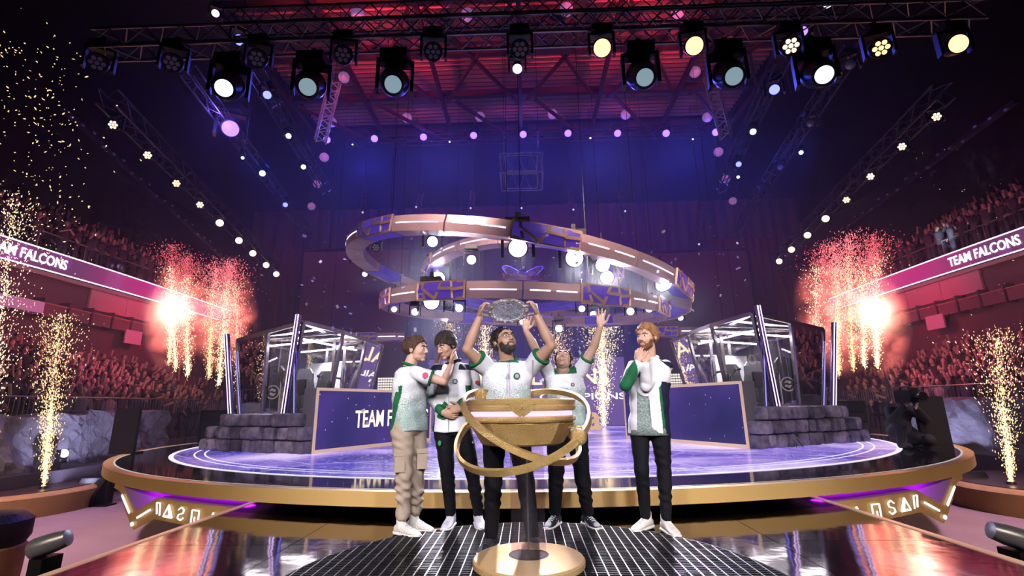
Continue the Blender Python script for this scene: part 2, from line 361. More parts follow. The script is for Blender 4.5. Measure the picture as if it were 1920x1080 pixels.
MB().lathe([(GR, .001), (GR, .006)], 72, Matrix.Translation((0, 3.17, 0))).build('grate_bed', mat('grate_bed', (.006, .006, .007), .6), gr)
m = MB(); m.tube([GC + V((GR * math.cos(a), GR * math.sin(a), .008)) for a in np.linspace(0, 2 * PI, 97)[:-1]], .012, 6, True); m.build('grate_frame', DARKB, gr, smooth=True)
k = 0; x = -GR + .04
while x < GR - .02:
    h = math.sqrt(GR ** 2 - x * x); MB().bar(GC + V((x, -min(h, 1.2), .013)), GC + V((x, h, .013)), .0062, .014).build('pale_bar', PALEB, gr); x += .072
y = -.5
while y < GR - .02:
    h = math.sqrt(GR ** 2 - y * y); MB().bar(GC + V((-h, y, .011)), GC + V((h, y, .011)), .009, .012).build('dark_bar', DARKB, gr); y += .034
# ------------------------------------------------------------------ golden trophy stand
TC = V((-.045, 3.58, 0))
tr = empty('trophy_stand', (TC.x, TC.y, 0), 'golden bowl stand with crossing orbit rings on a glass column', 'trophy stand')
T_ = Matrix.Translation
BASEC = V((-.01, 3.56, 0))
MB().lathe([(.375, .0), (.375, .03), (.365, .042), (.20, .058), (.135, .058), (.135, .05)], 64, T_(BASEC + V((0, 0, .022)))).build('base_disc', mat('base_gold', (.80, .50, .20), .3, .4, var=.35, vscale=5, col2=(.9, .68, .42)), tr, smooth=True)
MB().lathe([(.134, .0), (.134, .012)], 40, T_(BASEC + V((0, 0, .064)))).build('base_socket', mat('socket_dark', (.03, .025, .02), .3, .5), tr)
CG = glass('clear_acrylic', (.97, .92, .98), .17, .22, 1.0, True)
m = MB(); n = 48
for r, z0, z1 in ((.118, .07, .80),):
    a = [BASEC + V((r * math.cos(q), r * math.sin(q), z0)) for q in np.linspace(0, 2 * PI, n + 1)]; b = [p + V((0, 0, z1 - z0)) for p in a]; m.strip(a, b)
m.build('glass_column', CG, tr, smooth=True)
MB().tube([BASEC + V((0, 0, .07)), BASEC + V((0, 0, .8))], .006, 8).build('core_rod', STEEL, tr)
prof = [(.10, .785), (.27, .787), (.30, .80), (.355, .885), (.385, .93), (.37, .945)]
MB().lathe(prof, 10, T_(TC) @ Matrix.Rotation(PI / 10 + .1, 4, 'Z')).build('bowl', GOLDLEAF, tr)
MB().lathe([(.36, .94), (.385, .945), (.393, .958), (.39, .972), (.378, .98), (.30, .98)], 72, T_(TC)).build('lower_band', GOLDLEAF, tr, smooth=True)
MB().lathe([(.36, .983), (.367, .985), (.367, 1.009), (.36, 1.011)], 72, T_(TC)).build('light_band', glow('violet_white_led', (.80, .55, 1), 1.5, True), tr, smooth=True)
MB().lathe([(.30, 1.014), (.378, 1.014), (.392, 1.024), (.392, 1.045), (.383, 1.055), (.39, 1.066), (.39, 1.088), (.378, 1.098), (.34, 1.096), (.2, 1.07), (.05, 1.06)], 72, T_(TC)).build('upper_band', GOLDLEAF, tr, smooth=True)
m = MB(); f0 = TC + V((.01, -.402, 0))
for dx in (-1, 1): m.bar(f0 + V((dx * .075, .01, 1.045)), f0 + V((0, 0, .992)), .034, .03, (0, -1, 0)); m.bar(f0 + V((dx * .085, .012, 1.078)), f0 + V((0, .004, 1.035)), .022, .022, (0, -1, 0))
m.build('chevron', GOLDLEAF, tr)
def orbit(c, nrm, R, w, h, name, mtl, parent, n=96):
    nrm = V(nrm).normalized(); e1 = V((1, 0, 0)); e1 = (e1 - nrm * e1.dot(nrm)).normalized(); e2 = nrm.cross(e1); m = MB(); L = []
    for dr, dz in ((-w / 2, -h / 2), (w / 2, -h / 2), (w / 2, h / 2), (-w / 2, h / 2)):
        L.append([V(c) + (e1 * math.cos(q) + e2 * math.sin(q)) * (R + dr) + nrm * dz for q in np.linspace(0, 2 * PI, n + 1)[:-1]])
    for i in range(4): m.strip(L[i], L[(i + 1) % 4], closed=True)
    return m.build(name, mtl, parent, smooth=True)
orbit((-.045, 3.58, .925), (.409, -.326, .852), .447, .024, .046, 'orbit_ring', GOLDLEAF, tr)
orbit((-.038, 3.58, .902), (-.255, -.459, .851), .492, .024, .046, 'orbit_ring', GOLDLEAF, tr)
p = AY(901, 741, 3.42); m = MB().lathe([(.036, -.045), (.04, -.02), (.04, .02), (.03, .038), (.012, .045)], 24, T_(p)); m.build('orbit_cap', GOLDLEAF, tr, smooth=True)
p = AY(1085, 819, 3.28); MB().ball(p, .055, 28, 18).build('orbit_ball', GOLDLEAF, tr, smooth='all')
MB().tube([AY(1056, 801, 3.46), AY(1096, 801, 3.42)], .011, 8).build('strut', GOLDLEAF, tr)
MB().tube([AY(876, 801, 3.5), AY(905, 795, 3.45)], .011, 8).build('strut', GOLDLEAF, tr)
for px in (955, 999):
    MB().tube([AY(px, 752, 3.55), AY(px, 675, 3.55)], .0065, 8).build('clear_pin', CG, tr)
# ------------------------------------------------------------------ people
def eval_remesh(mb, vox, it=4, fac=.5):
    me = mb.mesh('tmp', BLACK); o = bpy.data.objects.new('tmp', me); COL.objects.link(o)
    md = o.modifiers.new('r', 'REMESH'); md.mode = 'VOXEL'; md.voxel_size = vox
    if it: sm = o.modifiers.new('s', 'SMOOTH'); sm.iterations = it; sm.factor = fac
    dg = bpy.context.evaluated_depsgraph_get(); dg.update()
    r = bpy.data.meshes.new_from_object(o.evaluated_get(dg)); bpy.data.objects.remove(o); bpy.data.meshes.remove(me); return r
def to_mb(mb, me):
    mb.add([v.co for v in me.vertices], [tuple(p.vertices) for p in me.polygons]); bpy.data.meshes.remove(me)
def limb(mb, pts, rs, n=16):
    pts = [V(p) for p in pts]; mb.tube(pts, list(rs), n)
    for p, r in zip(pts, rs): mb.ball(p, r, n, 8)
def sect(mb, secs, n=28):   # stack of ellipses (centre, rx, ry, xdir, ydir), superellipse corners
    vs = []
    for c, rx, ry, xd, yd in secs:
        for k in range(n):
            a = 2 * PI * k / n; ca, sa = math.cos(a), math.sin(a); e = .82
            vs.append(V(c) + V(xd) * rx * math.copysign(abs(ca) ** e, ca) + V(yd) * ry * math.copysign(abs(sa) ** e, sa))
    m = len(secs)
    mb.add(vs, [(i * n + k, i * n + (k + 1) % n, (i + 1) * n + (k + 1) % n, (i + 1) * n + k) for i in range(m - 1) for k in range(n)] + [tuple(range(n - 1, -1, -1)), tuple((m - 1) * n + k for k in range(n))])
def hand(mb, w, d, nrm, thumb, curl=.25, spread=.06, s=1.0, tcurl=.2):
    w, d, nrm = V(w), V(d).normalized(), V(nrm); nrm = (nrm - d * nrm.dot(d)).normalized(); l = d.cross(nrm)
    if l.dot(V(thumb)) < 0: l = -l
    M = Matrix(((l.x, d.x, nrm.x, 0), (l.y, d.y, nrm.y, 0), (l.z, d.z, nrm.z, 0), (0, 0, 0, 1)))
    mb.ball((0, 0, 0), (.040 * s, .052 * s, .017 * s), 16, 10, T_(w + d * .05 * s) @ M)
    mb.ball((0, 0, 0), (.03 * s, .04 * s, .022 * s), 14, 8, T_(w + d * .02 * s) @ M)
    cl = curl if isinstance(curl, (list, tuple)) else [curl] * 4
    for k, (off, L) in enumerate(((.029, .074), (.0098, .083), (-.0098, .077), (-.028, .060))):
        p = w + (d * (.084 - abs(off) * .25) + l * off) * s; a = cl[k]; sp = off / .029 * spread * 1.5; dd = (d * math.cos(sp) + l * math.sin(sp)).normalized(); q = 0; pts = [p - dd * .02 * s]; pts.append(p)
        for seg in (.45, .3, .25):
            q += a; p = p + (dd * math.cos(q) + nrm * math.sin(q)) * L * seg * s; pts.append(p)
        limb(mb, pts, [.0088 * s, .0092 * s, .0085 * s, .008 * s, .0066 * s], 8)
    p = w + (d * .022 + l * .026) * s; t0 = (l * .75 + d * .66 + nrm * tcurl).normalized(); t1 = (l * .35 + d * .85 + nrm * tcurl * 2).normalized()
    limb(mb, [p, p + t0 * .04 * s, p + t0 * .04 * s + t1 * .034 * s, p + t0 * .04 * s + t1 * .06 * s], [.014 * s, .0115 * s, .0105 * s, .008 * s], 8)
def head_mb(M, jaw=1.0):
    m = MB(); B = lambda c, r: m.ball((0, 0, 0), r, 20, 14, M @ T_(c))
    B((0, .022, .036), (.077, .096, .084)); B((0, -.03, -.012), (.066, .066, .088)); B((0, -.034, -.066), (.054 * jaw, .050, .044)); B((0, -.070, -.096), (.026 * jaw, .019, .019))
    B((0, -.07, .035), (.055, .022, .04))
    for s in (-1, 1):
        B((s * .037, -.056, -.026), (.027, .028, .028)); B((s * .079, .012, -.004), (.0085, .019, .031)); B((s * .083, .018, .008), (.006, .014, .02)); B((s * .0115, -.1, -.031), (.0095, .011, .0085))
        B((s * .043, -.022, -.06), (.015, .04, .028))
    P = lambda a, b, ra, rb: m.tube([M @ V(a), M @ V(b)], [ra, rb], 12)
    P((0, -.088, .022), (0, -.113, -.025), .0085, .0125); B((0, -.112, -.027), (.013, .011, .011))
    for s in (-1, 1): P((0, -.093, .03), (s * .046, -.076, .028), .0095, .0085)
    B((0, -.0865, -.0605), (.025, .0095, .0062)); B((0, -.0855, -.0715), (.022, .0095, .0066))
    return m
def head_face_ids(me, start, Mi, beard, mi):
    for p in me.polygons:
        c = Mi @ p.center
        if c.length > .2 or p.index < start: continue
        x, y, z = c
        if abs(x) < .0235 and -.078 < z < -.055 and y < -.081: p.material_index = mi['lip']
        elif beard and y < .012 and -.135 < z < -.030 - .012 * math.sin(abs(x) * 60) and (z < -.045 or abs(x) > .035) and not (z > -.058 and abs(x) > .030 and y < -.062): p.material_index = mi['beard']
def hair_mesh(name, M, mtl, parent, style):
    rs = np.random.default_rng(style.get('seed', 1)); nu, nv = 72, 48; m = MB(); vs = []; fs = []
    ph = rs.uniform(0, 6, 8); vol = style.get('vol', .012); top = style.get('top', .0); front = style.get('front', .052); fringe = style.get('fringe', 0); nape = style.get('nape', -.05); side = style.get('side', .0)
    for j in range(nv + 1):
        el = -PI / 2 + PI * j / nv
        for k in range(nu):
            az = 2 * PI * k / nu; dx, dy, dz = math.cos(el) * math.sin(az), math.cos(el) * math.cos(az), math.sin(el)  # az 0 = back(+y)
            x, y, z = dx * .079, .022 + dy * .098, .036 + dz * .086
            fr = max(0, min(1, (-y - .0) / .055))       # 0 behind the ear, 1 at the forehead
            line = nape + (front - fringe - nape) * (fr ** .6) if y < .02 else nape + .045 * max(0, (.055 - y) / .035) * (1 if y > .02 else 1)
            if y < .03 and abs(dx) > .5: line = max(line, .012 - side) if y < -.015 else max(line, -.012 - side)
            msk = max(0, min(1, (z - line) / .010 + .3))
            clump = math.sin(az * 9 + ph[0] + 2.2 * math.sin(el * 4 + ph[1])) * .5 + math.sin(az * 17 + el * 7 + ph[2]) * .35 + math.sin(az * 29 - el * 11 + ph[3]) * .25
            h = vol * (1 + .35 * clump) + top * max(0, dz) ** 1.5 + style.get('quiff', 0) * max(0, -dy) ** 1.3 * max(0, dz) ** .6 * (1 + .3 * clump)
            off = msk * (h + .002) - (1 - msk) * .02
            vs.append(M @ V((x + dx * off, y + dy * off, z + dz * off)))
    for j in range(nv):
        for k in range(nu): fs.append((j * nu + k, j * nu + (k + 1) % nu, (j + 1) * nu + (k + 1) % nu, (j + 1) * nu + k))
    m.add(vs, fs); nl = style.get('locks', 230); ln = style.get('len', .034)
    for k in range(nl):
        az = rs.uniform(0, 2 * PI); sz = rs.uniform(-.35, 1); el = math.asin(sz); dx, dy, dz = math.cos(el) * math.sin(az), math.cos(el) * math.cos(az), math.sin(el)
        x, y, z = dx * .079, .022 + dy * .098, .036 + dz * .086
        fr = max(0, min(1, (-y - .0) / .055)); line = nape + (front - fringe - nape) * (fr ** .6) if y < .02 else nape + .045 * max(0, (.055 - y) / .035)
        if y < .03 and abs(dx) > .5: line = max(line, .012 - side) if y < -.015 else max(line, -.012 - side)
        if z < line + .006: continue
        h = vol + top * max(0, dz) ** 1.5 + style.get('quiff', 0) * max(0, -dy) ** 1.3 * max(0, dz) ** .6; nn = V((dx, dy, dz)); p = V((x, y, z)) + nn * (h - .003)
        fl = V((dx * .8, dy, dz - .25)) - V((.15, .35, .95)) * .6 if dz > .3 else V((dx * .2, .25, -1)); fl = fl + V((rs.normal(0, .35), -style.get('sweep', .5) * max(0, dz) + rs.normal(0, .25), rs.normal(0, .15))); fl = (fl - nn * fl.dot(nn)).normalized()
        L_ = ln * rs.uniform(.6, 1.2) * (.6 if dz < .25 else 1); pts = [M @ p, M @ (p + fl * L_ * .5 + nn * .0045), M @ (p + fl * L_ + nn * (.001 + .006 * (dz > .3) * rs.random()))]
        m.tube(pts, [.0058, .0048, .0012], 5)
    return m.build(name, mtl, parent, smooth='all')
def scale_jersey(name):     # white cloth fading into small green feather marks toward the hem
    m = bpy.data.materials.new(name); m.use_nodes = True; nt = m.node_tree; N = nt.nodes.new; L = nt.links.new; p = nt.nodes['Principled BSDF']
    p.inputs['Roughness'].default_value = .7; tc = N('ShaderNodeTexCoord')
    vo = N('ShaderNodeTexVoronoi'); vo.inputs['Scale'].default_value = 130; L(tc.outputs['Object'], vo.inputs['Vector'])
    n1 = N('ShaderNodeTexNoise'); n1.inputs['Scale'].default_value = 5; L(tc.outputs['Object'], n1.inputs['Vector'])
    sp = N('ShaderNodeSeparateXYZ'); L(tc.outputs['Generated'], sp.inputs[0])
    g = N('ShaderNodeMapRange'); g.inputs[1].default_value = .85; g.inputs[2].default_value = .15; L(sp.outputs['Z'], g.inputs[0])
    a = N('ShaderNodeMath'); a.operation = 'ADD'; L(g.outputs[0], a.inputs[0]); L(n1.outputs['Fac'], a.inputs[1])
    b = N('ShaderNodeMath'); b.operation = 'SUBTRACT'; L(a.outputs[0], b.inputs[0]); L(vo.outputs['Distance'], b.inputs[1])
    r = N('ShaderNodeMapRange'); r.inputs[1].default_value = .45; r.inputs[2].default_value = .75; L(b.outputs[0], r.inputs[0]); r.inputs[4].default_value = .8
    x = N('ShaderNodeMix'); x.data_type = 'RGBA'; L(r.outputs[0], x.inputs['Factor']); x.inputs['A'].default_value = (.78, .77, .80, 1)
    x2 = N('ShaderNodeMix'); x2.data_type = 'RGBA'; L(vo.outputs['Color'], x2.inputs['Factor']); x2.inputs['A'].default_value = (.07, .22, .14, 1); x2.inputs['B'].default_value = (.36, .48, .44, 1)
    L(x2.outputs['Result'], x.inputs['B']); L(x.outputs['Result'], p.inputs['Base Color'])
    n2 = N('ShaderNodeTexNoise'); n2.inputs['Scale'].default_value = 9; n2.inputs['Detail'].default_value = 3; n2.inputs['Distortion'].default_value = 1; L(tc.outputs['Object'], n2.inputs['Vector'])
    bp = N('ShaderNodeBump'); bp.inputs['Strength'].default_value = .35; bp.inputs['Distance'].default_value = .03; L(n2.outputs['Fac'], bp.inputs['Height']); L(bp.outputs[0], p.inputs['Normal'])
    return m
JERSEY = scale_jersey('feather_jersey')
def fabric(n, c, b=.3, sc=9): return mat(n, c, .8, bump=b, bscale=sc, spec=.2)
WHITEJ = fabric('white_jacket_cloth', (.78, .76, .80)); GREEN = fabric('green_cloth', (.015, .13, .055)); NAVY = fabric('navy_cloth', (.012, .014, .035)); BLACKC = fabric('black_trouser_cloth', (.005, .005, .008), .4, 7)
BEIGE = mat('beige_cargo_cloth', (.43, .33, .25), .8, bump=.6, bscale=8, var=.3, vscale=9, col2=(.33, .25, .19)); GREYT = mat('grey_feather_shirt', (.36, .40, .39), .7, bump=.2, bscale=30, var=.9, vscale=70, col2=(.10, .17, .14))
def skin(n, c): return mat(n, c, .5, bump=.03, bscale=60, var=.25, vscale=8, col2=tuple(q * .86 for q in c))
EYEW = mat('eye_white', (.75, .72, .7), .2); EYED = mat('eye_dark', (.02, .015, .012), .15)
def person(spec):
    Y = spec['Y']; J = lambda q: AY(q[0], q[1], q[2] if len(q) > 2 else Y)
    hip, neck = J(spec['hip']), J(spec['neck']); root = empty('person', (hip.x, hip.y, 0), spec['label'], 'person', 'players on the walkway')
    xh = V((math.cos(spec['yh']), math.sin(spec['yh']), 0)); xs_ = V((math.cos(spec['ys']), math.sin(spec['ys']), 0))
    bw = spec.get('build', 1.0); sp = neck - hip; spn = sp.normalized()
    def sec(t, rx, ry, add=0):
        xd = xh.lerp(xs_, max(0, min(1, t))).normalized(); yd = spn.cross(xd).normalized()
        return (hip + sp * t + yd * spec.get('bulge', 0) * math.sin(max(0, min(1, t)) * PI), rx * bw + add, ry * bw + add, xd, yd)
    SH = [J(q) for q in spec['sh']]; EL = [J(q) for q in spec['el']]; WR = [J(q) for q in spec['wr']]
    HD = J(spec['head']); HM = T_(HD) @ Matrix.Rotation(spec['hyaw'], 4, 'Z') @ Matrix.Rotation(-spec['hpitch'], 4, 'X') @ Matrix.Rotation(spec.get('hroll', 0), 4, 'Y') @ Matrix.Scale(spec.get('hs', 1.03), 4)
    KN = [J(q) for q in spec['kn']]; AN = [J(q) for q in spec['an']]; HJ = [hip + xh * s * .088 - V((0, 0, .03)) for s in (-1, 1)]
    # ---- body
    b = MB(); sect(b, [sec(-.12, .12, .09), sec(0, .145, .10), sec(.25, .13, .09), sec(.6, .155, .10), sec(.88, .14, .08), sec(.98, .07, .06)])
    nb = HM @ V((0, .028, -.06)); limb(b, [neck - spn * .06, neck, nb], [.062 * bw, .058 * bw, .055])
    for i in range(2):
        a = spec.get('arm', 1.0) * (1 if spec['sleeve'] == 'short' else .78); limb(b, [SH[i], SH[i].lerp(EL[i], .45), EL[i], EL[i].lerp(WR[i], .3), WR[i]], [.055 * a, .049 * a, .039 * a, .041 * a, .027 * a])
        limb(b, [HJ[i], KN[i], AN[i]], [.07, .04, .026]); limb(b, [neck.lerp(hip, .1), SH[i]], [.06, .055])
    big = MB(); to_mb(big, eval_remesh(b, .009, 5))
    for i in range(2):
        d, nr, th, cu, spd = spec['hand'][i]; h = MB(); hand(h, WR[i], d, nr, th, cu, spd, spec.get('hands', 1.0)); to_mb(big, eval_remesh(h, .0035, 2))
    start = len(big.f); to_mb(big, eval_remesh(head_mb(HM, spec.get('jaw', 1)), .0038, 7))
    SK = skin(spec['skin'][0], spec['skin'][1]); LIP = mat(spec['skin'][0] + '_lip', tuple(c * k for c, k in zip(spec['skin'][1], (.88, .72, .72))), .45); BRD = mat(spec.get('beard', ('none', (.1, .05, .03)))[0] + '_beard', spec.get('beard', ('', (.1, .05, .03)))[1], .7, bump=.4, bscale=300)
    body = big.build('body', [SK, LIP, BRD], root, smooth='all', fix=False)
    head_face_ids(body.data, start, (T_(-ORG[root]) @ HM).inverted(), 'beard' in spec, dict(lip=1, beard=2))
    hc = spec['hair']; hm = mat(hc[0], hc[1], .45, bump=.5, bscale=160, var=.5, vscale=50, col2=tuple(c * .55 for c in hc[1]))
    hair_mesh('hair', HM, hm, root, spec['hstyle'])
    for s in (-1, 1):
        cl = spec.get('closed', False); e = MB().ball((0, 0, 0), (.0135, .012, .0095 if not cl else .004), 14, 10, HM @ T_((s * .0315, -.080, .006))); e.ball((0, 0, 0), (.0062, .004, .0062 if not cl else .002), 12, 8, HM @ T_((s * .0315 + spec.get('look', 0) * .004, -.0905, .006)), 1)
        e.build('eye', [EYEW if not cl else SK, EYED], root, smooth='all')
        MB().tube([HM @ V((s * .013, -.0985, .026)), HM @ V((s * .031, -.0955, .032)), HM @ V((s * .051, -.081, .026))], [.004, .0048, .0025], 8).build('eyebrow', mat(hc[0] + '_brow', tuple(c * .7 for c in hc[1]), .7), root, smooth=True)
    # ---- top
    top = MB(); hem = spec.get('hem', -.16)
    sect(top, [sec(hem, .168, .118, .012), sec(hem * .4, .168, .115, .014), sec(.12, .155, .108, .016), sec(.4, .160, .112, .015), sec(.68, .178, .118, .012), sec(.86, .17, .098, .008), sec(.95, .115, .078, .004), sec(1.0, .072, .062, .002)])
    sl = spec['sleeve']; slr = []
    for i in range(2):
        a = spec.get('arm', 1.0); limb(top, [neck.lerp(hip, .11), SH[i]], [.06, .064 * bw])
        if sl == 'short':
            e = SH[i].lerp(EL[i], .56); limb(top, [SH[i], SH[i].lerp(e, .6)], [.066 * a, .066 * a]); top.tube([SH[i], e], [.066 * a, .071 * a], 18); slr.append(e)
        else:
            e = EL[i].lerp(WR[i], .90); limb(top, [SH[i], SH[i].lerp(EL[i], .5), EL[i], EL[i].lerp(WR[i], .5), e], [.068 * a, .062 * a, .055 * a, .05 * a, .042 * a]); slr.append(e)
    me = eval_remesh(top, .0068, 5, .45); t2 = MB(); to_mb(t2, me)
    # soft folds
    for k, v in enumerate(t2.v):
        q = v - hip; w_ = math.sin(q.z * 34 + q.x * 21 + spec.get('seed', 0)) * math.sin(q.x * 27 - q.z * 13 + q.y * 18); c = hip + spn * q.dot(spn); dirn = (v - c); dirn = dirn.normalized() if dirn.length > 1e-4 else dirn
        t2.v[k] = v + dirn * .006 * w_ + V((0, 0, .004 * math.sin(q.x * 31)))
    mt = spec['topm']; tp = t2.build(spec['topname'], mt, root, smooth='all', fix=False); org = ORG[root]; kill = []
    for p in tp.data.polygons:
        c = p.center + org; q = c - hip; t = q.dot(spn) / sp.length; xd = xh.lerp(xs_, max(0, min(1, t))).normalized(); yd = spn.cross(xd); lx, ly = q.dot(xd), q.dot(yd)
        arm = None
        for i in range(2):
            ax = EL[i] - SH[i]; u_ = (c - SH[i]).dot(ax) / ax.length_squared; dist = (c - (SH[i] + ax * max(0, min(1, u_)))).length
            ax2 = WR[i] - EL[i]; u2 = (c - EL[i]).dot(ax2) / ax2.length_squared; d2 = (c - (EL[i] + ax2 * max(0, min(1.1, u2)))).length
            if sl != 'short' and d2 < .085 and u2 > -.05 and (d2 <= dist + .02): arm = (i, 1 + u2)
            elif dist < .095 and u_ > .12 and arm is None: arm = (i, u_)
        k = spec['paint'](t, lx / bw, ly / bw, arm)
        if k == -1: kill.append(p.index)
        elif k: p.material_index = k
    if kill:
        bm = bmesh.new(); bm.from_mesh(tp.data); bm.faces.ensure_lookup_table(); bmesh.ops.delete(bm, geom=[bm.faces[i] for i in kill], context='FACES'); bm.to_mesh(tp.data); bm.free()
    if sl == 'short':
        for i in range(2):
            ax = (EL[i] - SH[i]).normalized(); x_, y_, _ = frame_of(ax); e = slr[i]; a = spec.get('arm', 1.0)
            MB().tube([e + (x_ * math.cos(q) + y_ * math.sin(q)) * .069 * a for q in np.linspace(0, 2 * PI, 25)[:-1]], .0055, 6, True).build('sleeve_trim', GREEN, root, smooth=True)
    # collar
    ng = (nb - neck).normalized(); x_, y_, _ = frame_of(ng); cw = spec.get('collar', (GREEN, .012))
    MB().tube([neck + ng * .008 + (x_ * math.cos(q) * .071 + y_ * math.sin(q) * .066) * bw ** .5 for q in np.linspace(0, 2 * PI, 25)[:-1]], cw[1], 8, True).build('collar', cw[0], root, smooth=True)
    # ---- trousers
    tb = MB(); sect(tb, [sec(.06, .15, .10, .012), sec(-.02, .155, .108, .014), sec(-.14, .16, .112, .012), sec(-.24, .12, .085, 0)])
    tr_ = spec.get('trw', 1.0)
    for i in range(2):
        cf = AN[i] + V((0, 0, .035)); limb(tb, [HJ[i] - V((0, 0, .04)), HJ[i].lerp(KN[i], .5), KN[i], KN[i].lerp(cf, .45), cf], [.094 * tr_, .082 * tr_, .066 * tr_, .06 * tr_, .047 * tr_])
    t3 = MB(); to_mb(t3, eval_remesh(tb, .009, 4, .45)); fo = spec.get('fold', .004)
    for k, v in enumerate(t3.v):
        i = 0 if (v - KN[0]).length < (v - KN[1]).length else 1; c = KN[i]; dirn = V((v.x - c.x, v.y - c.y, 0)); dirn = dirn.normalized() if dirn.length > 1e-4 else dirn; lo = max(0, min(1, (.75 - v.z) / .4))
        t3.v[k] = v + dirn * fo * (.6 + lo) * math.sin(v.z * 62 + v.x * 25 + 2 * math.sin(v.z * 17 + i * 2)) * math.sin(v.x * 30 + v.y * 22 + v.z * 9)
    tro = t3.build('trousers', spec['trm'], root, smooth='all', fix=False)
    # ---- shoes
    for i in range(2):
        td = V((*spec['toe'][i], 0)).normalized(); sd = V((-td.y, td.x, 0)); A = V((AN[i].x, AN[i].y, 0)) - td * .01; up = MB(); so = MB(); sc = spec.get('shoe', 1.0)
        S1 = []; S2 = []
        for t, wd, hz, z0 in ((-.075, .022, .05, .03), (-.06, .034, .082, .022), (-.03, .038, .102, .02), (.015, .039, .108, .02), (.06, .042, .088, .02), (.11, .047, .066, .02), (.155, .046, .052, .02), (.19, .036, .042, .022), (.21, .018, .034, .025)):
            c = A + td * t * sc; S1.append((c + V((0, 0, (hz + z0) / 2)), wd * sc, (hz - z0) / 2, sd, V((0, 0, 1)))); S2.append((c + td * .004 * (1 if t > 0 else -1) + V((0, 0, .019)), (wd + .004) * sc, .015, sd, V((0, 0, 1))))
        sect(up, S1, 20); limb(up, [A + V((0, 0, .07)), A + V((0, 0, .125)) - td * .008], [.045, .043]); sect(so, S2, 20)
        u2 = MB(); to_mb(u2, eval_remesh(up, .006, 3)); sh = u2.build('shoe', spec['shoem'][0], root, smooth='all', fix=False)
        so.build('sole', spec['shoem'][1], sh, smooth=True)
        lc = MB()
        for q in range(4): c = A + td * (.045 + q * .022) + V((0, 0, .092 - q * .0085)); lc.tube([c - sd * .02, c + V((0, 0, .006)), c + sd * .02], .0035, 6)
        lc.build('laces', spec['shoem'][2], sh)
        if len(spec['shoem']) > 3:
            st = MB()
            for side in (-1, 1):
                for q in range(3): c = A + td * (.03 + q * .024) + sd * side * .0425; st.bar(c + V((0, 0, .03)) + td * .01, c + V((0, 0, .075)) - td * .012 - sd * side * .008, .009, .004, sd)
            st.build('stripes', spec['shoem'][3], sh)
    return dict(root=root, HM=HM, SH=SH, EL=EL, WR=WR, hip=hip, neck=neck, xs=xs_, xh=xh, spn=spn, sp=sp, sec=sec, KN=KN, AN=AN, HJ=HJ, top=tp, trousers=tro)
def badge(P, t, lx, out, r, m1, name='badge', ring=None, word=None):   # round print on the chest, laid on the cloth
    c, rx, ry, xd, yd = P['sec'](t, .16, .112, .022); a = max(-.95, min(.95, lx / rx)); ly = -ry * math.sqrt(max(0, 1 - abs(a) ** 2.4)); p = c + xd * lx + yd * (ly - out); n_ = (xd * (lx / rx ** 2) * .7 + yd * (ly / ry ** 2)).normalized()
    Mx = basis_m(p, xd, P['spn']); zz = n_; x_ = P['spn'].cross(zz).normalized(); Mx = basis_m(p, x_, zz.cross(x_))
    m = MB().lathe([(r, -.003), (r, .003)], 24, Mx); o = m.build(name, m1, P['root'])
    if ring: MB().lathe([(r * .62, .003), (r * .62, .0045)], 20, Mx).build('badge_emblem', ring, o)
    return p, n_
SHOEW = mat('cream_shoe', (.74, .68, .62), .6, bump=.1); SHOEWS = mat('shoe_sole_white', (.8, .75, .72), .5); SHOEB = mat('black_shoe', (.02, .02, .03), .55); LACE = mat('white_lace', (.85, .82, .84), .7); LACEB = mat('dark_lace', (.05, .05, .06), .7); STR = mat('shoe_stripe', (.75, .68, .6), .6); STRW = mat('white_stripe', (.9, .9, .92), .6)
WBLUE = mat('white_lilac_shoe', (.68, .66, .78), .55)
BADGE = mat('badge_dark_green', (.03, .09, .07), .6); BADGEG = mat('badge_grey', (.35, .42, .42), .6); PINK = mat('pink_patch', (.75, .03, .16), .6); TEALP = mat('teal_print', (.05, .4, .6), .6); REDP = mat('red_print', (.7, .08, .05), .6); YELP = mat('yellow_print', (.8, .5, .08), .6)
def paint_jersey(t, lx, ly, arm):
    if arm is not None and arm[1] > .50: return 1
    if abs(lx) > .135 and arm is None and t < .62 - (.1 if ly > 0 else 0) and abs(ly - (.055 - .10 * t)) < .034: return 1
    if t > .965 and arm is None and abs(lx) < .1: return 1
    return 0
def paint_j2(t, lx, ly, arm):
    if arm is not None:
        if arm[1] > 1.72: return 1
        if arm[1] < .5 and ly > -.02 and t > .86: return 2
        return 0
    if t > .86 and abs(lx) > .085 and t < .97: return 2
    if abs(lx) > .15 and t < .6: return 1
    return 0
def paint_j5(t, lx, ly, arm):
    if arm is not None:
        if arm[0] == 0 and arm[1] > .92: return 1
        if arm[1] < .45 and t > .9: return 2
        return 0
    if ly < -.03 and abs(lx + .035 - .02 * t) < .062 - .03 * t: return -1
    if t > .87 and abs(lx) > .09 and t < .97 and ly > -.05: return 2
    if lx > .115 and t < .62: return 2 if lx > .137 and ly < .075 else 1
    return 0
